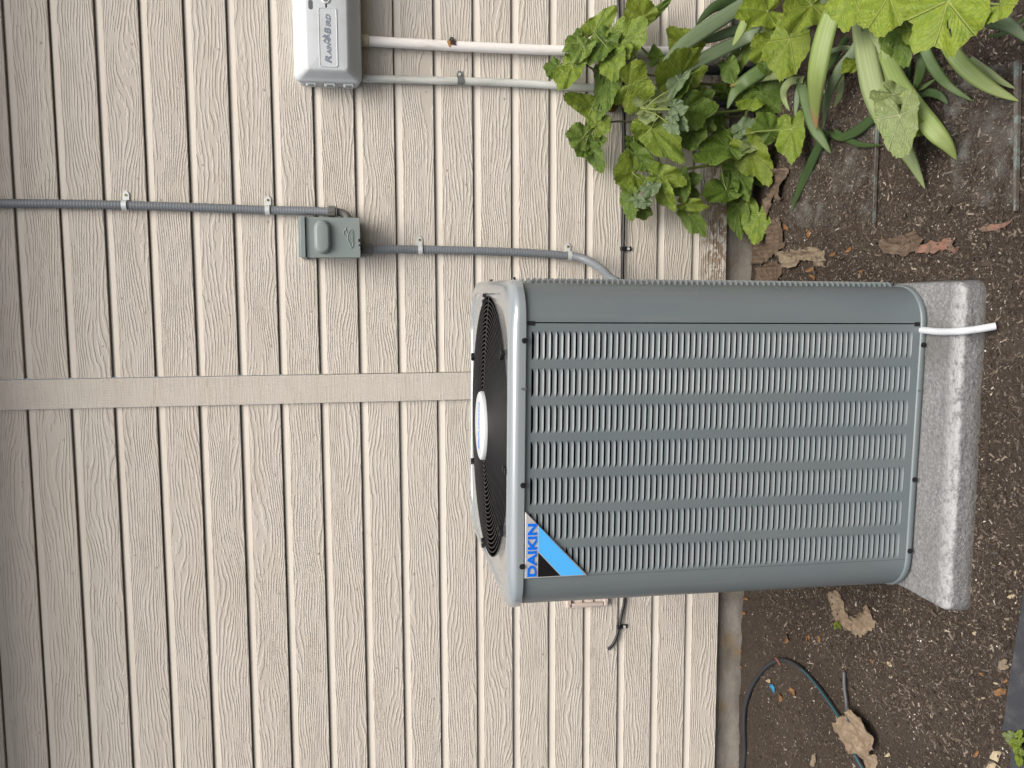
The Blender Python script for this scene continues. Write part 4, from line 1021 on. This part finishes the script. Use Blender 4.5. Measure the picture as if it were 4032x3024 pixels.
# dusty glass sheets on the soil
def dust_glass():
    m = mat('dusty_glass', (.20, .21, .19), .5, .5); t = NT(m); pos = t.gen()
    c = t.mix(t.mrange(t.noise(pos, 30, 5, .7), .4, .65), (.115, .10, .085), (.25, .262, .245)); t.base(c)
    al = t.mrange(t.noise(pos, 11, 5, .7), .42, .74, .0, .32); t.l.new(al, t.p.inputs['Alpha']); return m
M_GLASS = dust_glass(); M_GEDGE = mat('glass_edge', (.16, .23, .215), .45, .5); t = NT(M_GEDGE); pos = t.gen()
t.base(t.mix(t.mrange(t.noise(pos, 22, 5, .75), .42, .58), (.145, .18, .168), (.085, .07, .058)))
def pane(quad, z_, edge_i, lab, ew):
    Q = [Vector((*at(x_, y_, Z=ZG+z_)[:2], ZG+z_)) for x_, y_ in quad]
    root = empty('glass_pane', Q[0], lab, 'glass sheet')
    cen = sum(Q, Vector())/4
    m = MB().add([tuple(p_) for p_ in Q]+[(p_.x, p_.y, p_.z-.045) for p_ in Q], [(0, 1, 2, 3), (3, 2, 1, 0)][:1]+[(7, 6, 5, 4)]); m.build('sheet', M_GLASS, root, smooth=0)
    a_, b_ = Q[edge_i], Q[(edge_i+1) % 4]; d = (b_-a_).normalized(); nrm = Vector((d.y, -d.x, 0))
    if nrm.dot(cen-a_) < 0: nrm = -nrm
    q4 = [a_-nrm*.01, b_-nrm*.01, b_+nrm*ew*.35, a_+nrm*ew]
    m = MB().add([(p_.x, p_.y, p_.z+.008) for p_ in q4]+[(p_.x, p_.y, p_.z-.05) for p_ in q4], [(0, 1, 2, 3), (4, 5, 1, 0), (5, 6, 2, 1), (6, 7, 3, 2), (7, 4, 0, 3)]); m.build('edge', M_GEDGE, root, smooth=.4)
pane([(3125, 470), (3454, 470), (3438, 878), (3105, 900)], .085, 1, 'dusty green edged glass sheet half covered by soil under the iris', .035)
pane([(3700, 300), (4012, 235), (3999, 830), (3760, 800)], .09, 1, 'dusty glass sheet with wide teal edge by the frame edge', .10)

# ================================================================== PLANTS
def leaf_outline(th, lobes, depth, notch):
    # th in (-pi, pi), 0 = tip direction
    a = abs(th)
    k = math.cos(th*lobes/2.0*1.0)
    base = 1.0-.10*(a/math.pi)
    r = base*(1-depth*(.5-.5*math.cos(th*lobes)))
    if a > math.pi-.55: r *= max(.12, 1-notch*((a-(math.pi-.55))/.55)**1.4)
    return r
def make_leaf(A, T, wfac, mt, parent, seed, lobes=6, depth=.15, cup=.18, droop=.25, face=None, offc=.42, ser=.035, stem=None, holes=0, fold=0.0, sc=1.12):
    A = Vector(A); T = Vector(T); v = T-A; ln = v.length; e1 = v.normalized()
    view = (Vector(CAM)-A).normalized()
    fn = face if face is not None else (view*.8+Vector((0, -.1, .45)))
    rs = random.Random(seed)
    fn = Vector(fn)+Vector((rs.uniform(-.35, .35), rs.uniform(-.2, .2), rs.uniform(-.25, .25)))
    n = (fn-e1*fn.dot(e1)).normalized(); e2 = n.cross(e1)
    NTH, NR_ = 64, 6
    V, UV, F = [], [], []
    # blade centre is the petiole attach point; back lobes sit behind it
    for i in range(NR_+1):
        t_ = i/NR_
        for k in range(NTH):
            th = -math.pi+2*math.pi*(k+.5)/NTH
            r = leaf_outline(th, lobes, depth, .85)*(1+ser*math.sin(th*37+seed)*(1 if i == NR_ else 0)+.05*math.sin(th*3+seed*1.7))
            r *= sc; fx = r*math.cos(th); fy = r*math.sin(th)*wfac
            if fx < 0: fx *= offc/.42*.62
            x_ = t_*fx; y_ = t_*fy
            rad = t_*r
            h = cup*(rad**2)*.5-droop*max(0, x_)**2*.55-.20*cup*abs(y_)
            h += .055*t_*math.cos(th*lobes)*(1) + .05*t_*mnoise.noise(Vector((x_*3.2, y_*3.2, seed*1.3)))+fold*abs(y_)
            h += .05*(t_**3)*math.sin(th*9+seed)
            V.append(A+e1*(x_*ln)+e2*(y_*ln)+n*(h*ln)); UV.append(((th+math.pi)/(2*math.pi)*6/7+.0, t_))
    m_ = MB(); m_.v = [tuple(p_) for p_ in V]; m_.uv = UV
    hs = set()
    for _ in range(holes):
        a_, b_ = rs.randrange(2, NR_-1), rs.randrange(8, NTH-8); hs.add((a_, b_))
    for i in range(NR_):
        for k in range(NTH-1 if True else NTH):
            if (i, k) in hs: continue
            F.append((i*NTH+k, i*NTH+(k+1), (i+1)*NTH+(k+1), (i+1)*NTH+k))
    m_.f = F; m_.m = [0]*len(F)
    o = m_.build('leaf', mt, parent, smooth=1.2)
    if stem is not None:
        best = min(stem, key=lambda q: (Vector(q)-A).length)
        S = Vector(best); d = (S-A)
        if d.length > .08:
            mid = (A+S)/2+Vector((0, -.08, .10*d.length))
            pt = smoothpath([A+n*.0, A+(mid-A)*.55-n*.03, mid, S], 4)
            MB().tube(pt, .018, 6).build('petiole', M_STEM, o, smooth=1.2)
    return o
def LF(conv, ax, ay, tx, ty, w, lift, mt, tl=0.0, **k):
    # leaf from attach pixel to tip pixel; w = full width in zoom pixels; lift = laps in front of what is behind; tl = tip nearer(+)/farther(-)
    A = lifted(*conv(ax, ay), lift); dpt = A[1]
    T = at(*conv(tx, ty), Y=dpt-tl)
    pl_ = math.hypot(tx-ax, ty-ay); return A, T, (w/2)/max(1, pl_)
def plant(name, label, cat, base, stems, leaves, group=None):
    root = empty(name, base, label, cat, group)
    SP = []
    for conv, pts_, lift0, lift1, r0_, mt in stems:
        q = []
        for i, (x_, y_) in enumerate(pts_):
            f = i/(len(pts_)-1); q.append(lifted(*conv(x_, y_), lift0+(lift1-lift0)*f))
        q = smoothpath(q, 5); SP += q
        MB().tube(q, r0_, 8, rfun=lambda t_, i, r0_=r0_: r0_*(1-.45*t_)).build('stem', mt, root, smooth=1.2)
    for i, lf in enumerate(leaves):
        conv, ax, ay, tx, ty, w, lift, mt = lf[:8]; kw = dict(lf[8]) if len(lf) > 8 else {}
        tl = kw.pop('tl', 0.15); nopet = kw.pop('np', False)
        if name == 'mallow_plant': kw.setdefault('sc', 1.04)
        A, T, wf = LF(conv, ax, ay, tx, ty, w, lift, mt, tl)
        make_leaf(A, T, wf, LM[mt], root, hash((ax, ay, tx)) % 997, stem=None if nopet or not SP else SP, **kw)
    return root
# hollyhock nearest the white pipes
plant('hollyhock_plant', 'hollyhock with spotted lobed leaves in front of the two white pipes', 'plant', at(2950, 330, Z=ZG),
 [(zP, [(1560, 560), (1250, 545), (930, 490), (610, 470), (490, 405)], .4, .8, .04, M_STEMR), (zP, [(1560, 600), (1200, 560), (900, 340), (830, 250), (640, 300)], .4, .9, .035, M_STEM)],
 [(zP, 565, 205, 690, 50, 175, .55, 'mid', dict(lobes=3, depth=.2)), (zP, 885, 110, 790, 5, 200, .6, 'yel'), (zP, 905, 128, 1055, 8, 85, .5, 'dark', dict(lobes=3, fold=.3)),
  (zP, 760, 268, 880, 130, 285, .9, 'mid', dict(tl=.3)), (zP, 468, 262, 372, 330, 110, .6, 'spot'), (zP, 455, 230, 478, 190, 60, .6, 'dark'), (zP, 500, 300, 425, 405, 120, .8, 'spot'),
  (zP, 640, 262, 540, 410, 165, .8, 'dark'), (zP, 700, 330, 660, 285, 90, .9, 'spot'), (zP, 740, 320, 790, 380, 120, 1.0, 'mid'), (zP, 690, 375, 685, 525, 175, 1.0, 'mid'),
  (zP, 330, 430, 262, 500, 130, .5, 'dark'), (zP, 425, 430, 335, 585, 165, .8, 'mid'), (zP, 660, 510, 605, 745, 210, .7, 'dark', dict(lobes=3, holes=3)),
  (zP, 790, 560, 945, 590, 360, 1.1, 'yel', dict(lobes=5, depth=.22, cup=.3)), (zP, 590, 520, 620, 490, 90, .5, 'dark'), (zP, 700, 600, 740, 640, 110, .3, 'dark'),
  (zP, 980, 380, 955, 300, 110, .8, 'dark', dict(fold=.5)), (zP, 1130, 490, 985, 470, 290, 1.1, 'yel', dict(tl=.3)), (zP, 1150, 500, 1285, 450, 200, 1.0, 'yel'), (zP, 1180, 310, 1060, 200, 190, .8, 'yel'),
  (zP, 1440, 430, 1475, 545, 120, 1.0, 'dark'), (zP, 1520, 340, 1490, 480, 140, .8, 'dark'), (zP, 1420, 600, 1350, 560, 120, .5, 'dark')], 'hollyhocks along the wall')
plant('hollyhock_plant', 'hollyhock with a long pale shoot tip drooping, between pipes and conduit', 'plant', at(2960, 460, Z=ZG),
 [(zP, [(1560, 760), (1340, 765), (1060, 790), (870, 798), (690, 795), (560, 830)], .3, .6, .04, M_STEMR), (zP, [(1540, 720), (1300, 730), (1000, 640), (880, 690)], .4, 1.1, .04, M_STEM), (zP, [(865, 705), (940, 715), (1060, 715)], 1.15, 1.25, .038, M_STEMP),
  (zP, [(900, 712), (960, 650), (1045, 595)], 1.2, 1.3, .018, M_STEMP), (zP, [(890, 722), (970, 750), (1045, 805)], 1.2, 1.3, .018, M_STEMP)],
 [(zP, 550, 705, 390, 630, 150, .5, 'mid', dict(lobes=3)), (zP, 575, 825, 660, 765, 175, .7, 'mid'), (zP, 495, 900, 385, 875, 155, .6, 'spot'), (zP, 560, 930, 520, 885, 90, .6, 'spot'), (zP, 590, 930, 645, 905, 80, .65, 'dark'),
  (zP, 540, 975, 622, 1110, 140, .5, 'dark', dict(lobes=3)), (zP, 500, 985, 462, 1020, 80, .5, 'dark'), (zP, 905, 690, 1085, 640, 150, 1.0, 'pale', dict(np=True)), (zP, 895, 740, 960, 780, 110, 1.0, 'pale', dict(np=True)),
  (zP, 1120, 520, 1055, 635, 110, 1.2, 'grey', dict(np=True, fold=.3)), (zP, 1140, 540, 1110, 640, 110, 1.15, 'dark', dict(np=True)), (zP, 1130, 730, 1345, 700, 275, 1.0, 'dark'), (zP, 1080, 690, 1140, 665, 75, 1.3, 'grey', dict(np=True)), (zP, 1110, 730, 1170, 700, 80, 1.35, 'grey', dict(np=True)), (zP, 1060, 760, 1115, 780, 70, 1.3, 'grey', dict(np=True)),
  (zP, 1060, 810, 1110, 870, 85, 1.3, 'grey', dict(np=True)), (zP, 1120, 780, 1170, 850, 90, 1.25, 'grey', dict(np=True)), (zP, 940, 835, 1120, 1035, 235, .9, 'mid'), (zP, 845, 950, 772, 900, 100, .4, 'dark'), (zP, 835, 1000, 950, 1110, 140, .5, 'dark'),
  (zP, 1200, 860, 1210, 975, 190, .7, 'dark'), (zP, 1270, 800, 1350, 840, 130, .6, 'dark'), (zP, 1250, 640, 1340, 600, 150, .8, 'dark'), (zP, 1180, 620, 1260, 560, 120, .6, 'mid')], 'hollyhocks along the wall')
plant('hollyhock_plant', 'hollyhock leaning left with curved stem, nearest the unit', 'plant', at(2940, 640, Z=ZG),
 [(zP, [(1560, 1040), (1480, 1065), (1250, 1090), (1120, 1115), (1000, 1140), (900, 1200), (845, 1270), (835, 1300)], .3, .75, .042, M_STEM)],
 [(zP, 820, 1130, 695, 1150, 225, .5, 'mid', dict(lobes=5)), (zP, 985, 1150, 1150, 1200, 190, .9, 'mid'), (zP, 800, 1300, 800, 1430, 130, .7, 'dark', dict(lobes=3)), (zP, 870, 1380, 940, 1400, 100, .6, 'dark'), (zP, 780, 1260, 765, 1240, 60, .6, 'dark'),
  (zP, 840, 1300, 900, 1350, 70, .9, 'grey', dict(np=True)), (zP, 860, 1330, 935, 1340, 60, .95, 'grey', dict(np=True)), (zP, 900, 1300, 940, 1310, 50, .95, 'grey', dict(np=True)), (zP, 940, 1215, 900, 1285, 100, .9, 'grey'), (zP, 1000, 1225, 1080, 1360, 140, .8, 'mid'),
  (zP, 1120, 1165, 1150, 1305, 140, .7, 'dark'), (zP, 1190, 1180, 1260, 1150, 110, .6, 'dark'), (zP, 1165, 1335, 1305, 1350, 90, .8, 'yel', dict(np=True)), (zP, 1185, 1400, 1280, 1540, 135, .6, 'dark'), (zP, 1430, 1240, 1275, 1280, 150, .6, 'dark'),
  (zP, 1200, 1270, 1240, 1320, 100, .4, 'dark'), (zP, 930, 1130, 955, 1100, 90, .5, 'dark')], 'hollyhocks along the wall')
plant('hollyhock_plant', 'low hollyhock clump by the footing with broad dark green leaves', 'plant', at(3000, 620, Z=ZG),
 [(zP, [(1600, 900), (1540, 860), (1480, 900)], .2, .5, .03, M_STEM), (zP, [(1640, 1390), (1620, 1310), (1560, 1250), (1590, 1080)], .25, .3, .018, M_STEM)],
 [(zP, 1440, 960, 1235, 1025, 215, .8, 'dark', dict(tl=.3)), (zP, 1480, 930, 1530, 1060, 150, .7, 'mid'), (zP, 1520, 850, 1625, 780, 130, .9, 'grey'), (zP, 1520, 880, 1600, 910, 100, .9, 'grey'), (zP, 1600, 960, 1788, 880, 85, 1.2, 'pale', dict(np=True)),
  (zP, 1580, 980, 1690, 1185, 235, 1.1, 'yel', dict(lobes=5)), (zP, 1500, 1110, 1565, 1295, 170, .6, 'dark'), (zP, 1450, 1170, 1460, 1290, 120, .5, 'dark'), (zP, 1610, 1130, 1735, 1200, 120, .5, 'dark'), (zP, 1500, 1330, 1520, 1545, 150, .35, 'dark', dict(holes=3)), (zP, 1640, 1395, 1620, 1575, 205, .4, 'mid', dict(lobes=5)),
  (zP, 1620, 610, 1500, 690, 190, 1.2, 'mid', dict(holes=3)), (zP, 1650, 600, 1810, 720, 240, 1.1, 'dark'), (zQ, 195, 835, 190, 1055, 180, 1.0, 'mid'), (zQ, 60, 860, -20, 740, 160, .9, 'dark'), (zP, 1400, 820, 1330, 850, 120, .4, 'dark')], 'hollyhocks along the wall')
# big-leaved plant at the right edge
plant('mallow_plant', 'large mallow with broad bright yellow green leaves at the right', 'plant', at(3420, -60, Z=ZG),
 [(zQ, [(560, -120), (300, 40), (120, 180), (40, 230)], .9, 1.6, .045, M_STEM), (zQ, [(760, -140), (780, -40), (840, -10)], 1.3, 1.9, .04, M_STEM), (zQ, [(900, -160), (1100, -60), (1210, 5)], 1.6, 2.0, .04, M_STEM)],
 [(zP, 1700, 70, 1490, 110, 230, 1.7, 'bright', dict(lobes=5)), (zP, 1640, 20, 1560, 200, 150, 1.75, 'bright'), (zP, 1740, 255, 1575, 390, 180, 1.5, 'yel'), (zP, 1650, 230, 1700, 290, 90, 1.6, 'grey'), (zP, 1700, 200, 1740, 270, 90, 1.55, 'pale'),
  (zQ, 180, 252, 130, 535, 300, 1.9, 'yel', dict(lobes=5)), (zQ, 330, 30, 130, 170, 250, 1.7, 'yel'), (zQ, 590, -40, 560, 185, 330, 2.0, 'bright', dict(lobes=5)), (zQ, 830, -30, 790, 225, 400, 2.1, 'bright', dict(lobes=7)), (zQ, 1215, 5, 1245, 375, 590, 2.4, 'bright', dict(lobes=7, depth=.22, holes=3)),
  (zQ, 890, 205, 930, 425, 235, 1.5, 'dark', dict(lobes=5, holes=2)), (zQ, 960, 190, 1030, 300, 120, 1.4, 'mid'), (zQ, 640, 395, 530, 470, 110, .8, 'yel'), (zQ, 60, 420, 10, 480, 130, 1.2, 'dark'),
  (zQ, 850, 612, 750, 700, 170, 1.2, 'pale', dict(np=True)), (zQ, 860, 615, 1055, 720, 150, 1.2, 'pale', dict(np=True, holes=3)), (zQ, 900, 752, 905, 1055, 330, 1.35, 'pale', dict(np=True, lobes=3, depth=.22, fold=.22, sc=.98)), (zQ, 960, 790, 1110, 890, 120, 1.1, 'mid', dict(np=True)), (zQ, 1560, 30, 1600, 100, 200, 1.8, 'bright')])

# iris clump: strap leaves
def blade(parent, conv, pts_, w, lifts, mt, tipcol=None, twist=.0, seed=0):
    q = []; n = len(pts_)
    for i, (x_, y_) in enumerate(pts_):
        f = i/(n-1); l_ = np.interp(f, np.linspace(0, 1, len(lifts)), lifts); q.append(Vector(lifted(*conv(x_, y_), l_)))
    # scale: zoom pixels to laps at that depth
    mid = q[len(q)//2]; dep = (mid-Vector(CAM)).dot(Vector(FW)); wl_ = w/1.659/FPX*dep
    q = smoothpath(q, 7); N = len(q); m_ = MB(); UV = []
    rows = []
    for i, p_ in enumerate(q):
        f = i/(N-1); t_ = (q[min(i+1, N-1)]-q[max(i-1, 0)]).normalized()
        view = (Vector(CAM)-p_).normalized(); fn = view+Vector((0, 0, .35))
        s_ = t_.cross(fn).normalized(); nn_ = s_.cross(t_)
        prof_ = (.78+.22*math.sin(min(1, f*2.2)*math.pi/2))*(1-max(0, (f-.45)/.55)**2.1)+.012
        hw = wl_/2*prof_
        row = []
        for k in range(7):
            u = k/6*2-1
            row.append(p_+s_*(u*hw)+nn_*(hw*.22*(u*u-.4)*(-1)+hw*twist*u+.02*hw*math.sin(f*9+u*3+seed))); UV.append((k/6, f))
        rows.append(row)
    m_.grid(rows); m_.uv = UV
    if tipcol:
        for fi in range(len(m_.f)):
            i = fi//6; k = fi % 6
            if i/(N-1) > .90-.03*abs(k-2): m_.m[fi] = 1
    ms = [BM[mt], M_DRYTIP] if tipcol else BM[mt]
    o = m_.build('leaf', ms, parent, smooth=1.2)
    sd_ = o.modifiers.new('thick', 'SOLIDIFY'); sd_.thickness = .0012
    return o
ir = empty('iris_plant', at(3430, 120, Z=ZG), 'iris clump with long arching strap leaves spilling over the soil', 'plant')
for i, (cv_, pts_, w, lf, mt, *tp) in enumerate([
    (zP, [(1640, -40), (1490, 60), (1250, 215), (1110, 320), (1000, 420)], 105, [1.2, 1.2], 'grey'),
    (zP, [(1700, 200), (1560, 245), (1350, 345), (1240, 410), (1145, 482)], 92, [1.1, 1.1], 'grey'),
    (zP, [(1640, 130), (1480, 195), (1350, 245), (1230, 288)], 62, [1.0, .9], 'grey'),
    (zP, [(1600, -60), (1480, 5), (1340, 50), (1228, 165)], 70, [.7, .6], 'dark'),
    (zP, [(1560, 90), (1535, 165), (1510, 220), (1468, 300)], 62, [1.9, 1.8], 'bright'),
    (zP, [(1780, 400), (1690, 440), (1560, 525), (1480, 600), (1432, 712)], 95, [1.6, 1.2], 'green'),
    (zP, [(1720, 260), (1600, 330), (1470, 415)], 62, [1.0, .9], 'pale'),
    (zP, [(1820, 490), (1660, 505), (1560, 535), (1445, 566)], 55, [1.4, 1.3], 'pale', 1),
    (zQ, [(420, -60), (370, 40), (300, 140), (215, 245)], 100, [1.3, 1.4], 'grey'),
    (zQ, [(520, -60), (440, 130), (390, 300), (355, 500), (345, 680), (355, 850)], 135, [1.4, 1.9, 1.9, 1.0], 'bright', 1),
    (zQ, [(640, 250), (590, 350), (500, 470), (430, 630), (400, 840)], 70, [.9, 1.2, .7], 'grey'),
    (zQ, [(640, 130), (660, 260), (690, 430), (730, 600), (810, 770), (890, 900), (980, 1060), (1065, 1235)], 150, [1.2, 1.3, 1.2, .7, .12], 'pale'),
    (zQ, [(800, 330), (880, 520), (980, 680), (1120, 850), (1210, 950), (1272, 1045)], 125, [.9, 1.0, .6, .12], 'bright'),
    (zQ, [(720, 150), (745, 270), (775, 400), (822, 600)], 75, [1.0, 1.0, .8], 'pale'),
    (zQ, [(800, 240), (810, 380), (835, 590)], 62, [1.0, .9], 'bright'),
    (zQ, [(1020, 180), (1062, 320), (1125, 450), (1225, 565), (1380, 662)], 68, [1.0, 1.0, .5, .1], 'green'),
    (zQ, [(1150, 180), (1245, 345), (1350, 465), (1500, 575), (1680, 662)], 100, [1.2, 1.1, .6, .12], 'bright'),
    (zQ, [(1360, 380), (1480, 470), (1560, 530), (1655, 580)], 45, [.5, .3, .12], 'pale'),
    (zQ, [(1380, 60), (1500, 130), (1620, 170), (1760, 290)], 95, [1.5, 1.4, .9], 'grey'),
    (zQ, [(940, -20), (1000, 30), (1110, 75), (1270, 140)], 85, [1.1, 1.0], 'green'),
    (zQ, [(1480, 235), (1560, 225), (1650, 180), (1760, 60)], 30, [1.0, .8], 'green'),
    (zQ, [(270, 520), (190, 530), (145, 580), (145, 650), (180, 725)], 55, [1.2, 1.4, 1.1], 'pale'),
    (zQ, [(255, 530), (235, 600), (225, 680), (215, 760)], 40, [1.2, 1.2], 'grey'),
    (zQ, [(250, 510), (285, 660), (335, 820), (395, 920), (450, 1002)], 72, [1.2, 1.0, .5], 'green'),
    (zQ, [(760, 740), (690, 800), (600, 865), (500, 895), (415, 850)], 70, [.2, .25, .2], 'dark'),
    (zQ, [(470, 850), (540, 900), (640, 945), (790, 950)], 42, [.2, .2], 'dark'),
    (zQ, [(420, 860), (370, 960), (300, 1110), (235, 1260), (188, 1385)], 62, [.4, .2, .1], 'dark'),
    (zQ, [(1010, 250), (1040, 400), (1020, 520), (965, 640)], 62, [.8, .8, .4], 'green'),
    (zQ, [(860, 440), (920, 550), (1030, 575), (1140, 510)], 38, [.4, .5, .3], 'green'),
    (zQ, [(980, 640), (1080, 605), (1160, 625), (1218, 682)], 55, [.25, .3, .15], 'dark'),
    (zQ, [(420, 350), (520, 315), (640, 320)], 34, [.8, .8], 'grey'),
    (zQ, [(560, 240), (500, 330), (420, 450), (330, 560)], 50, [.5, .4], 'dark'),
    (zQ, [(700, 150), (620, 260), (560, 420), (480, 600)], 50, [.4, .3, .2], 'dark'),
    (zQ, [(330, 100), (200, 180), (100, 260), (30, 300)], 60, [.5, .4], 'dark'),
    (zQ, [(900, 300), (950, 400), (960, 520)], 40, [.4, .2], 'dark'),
    (zQ, [(500, 420), (520, 540), (500, 640), (470, 700)], 40, [.6, .4], 'pale')]):
    blade(ir, cv_, pts_, w, lf, mt, tp[0] if tp else None, twist=rng.uniform(-.25, .25), seed=i)

# yellowing seedling by the frame corner
sd_root = empty('seedling', at(*zF(690, 1450), Z=ZG), 'small yellowing seedling at the end of the edging board', 'plant')
for i, (ax, ay, tx, ty, w, lift, mt) in enumerate([(660, 1380, 600, 1440, 90, .3, 'pale'), (710, 1370, 740, 1300, 70, .4, 'bright'), (690, 1430, 640, 1470, 80, .35, 'bright'), (720, 1420, 770, 1390, 90, .4, 'yel'), (690, 1480, 700, 1560, 90, .3, 'bright'), (730, 1500, 770, 1560, 90, .35, 'yel'), (720, 1580, 700, 1650, 80, .3, 'bright'), (640, 1400, 560, 1340, 40, .2, 'pale')]):
    A = at(*zF(ax, ay), Z=ZG+lift*.6); T = at(*zF(tx, ty), Z=ZG+lift*.5)
    make_leaf(A, A+(T-A)*.8, .45, LM[mt], sd_root, i+5, lobes=3, depth=.1, stem=[at(*zF(700, 1450), Z=ZG+.02)])
# tiny weed by the U-shaped leaf
wd = empty('weed', at(*zE(840, 840), Z=ZG), 'tiny green weed sprout at the rim of the half buried leaf', 'plant')
for i, (ax, ay, tx, ty) in enumerate([(850, 800, 820, 870), (850, 800, 870, 740), (880, 810, 930, 850)]):
    make_leaf(at(*zE(ax, ay), Z=ZG+.08), at(*zE(tx, ty), Z=ZG+.1), .4, LM['yel'], wd, i, lobes=3, stem=[at(*zE(850, 820), Z=ZG)])
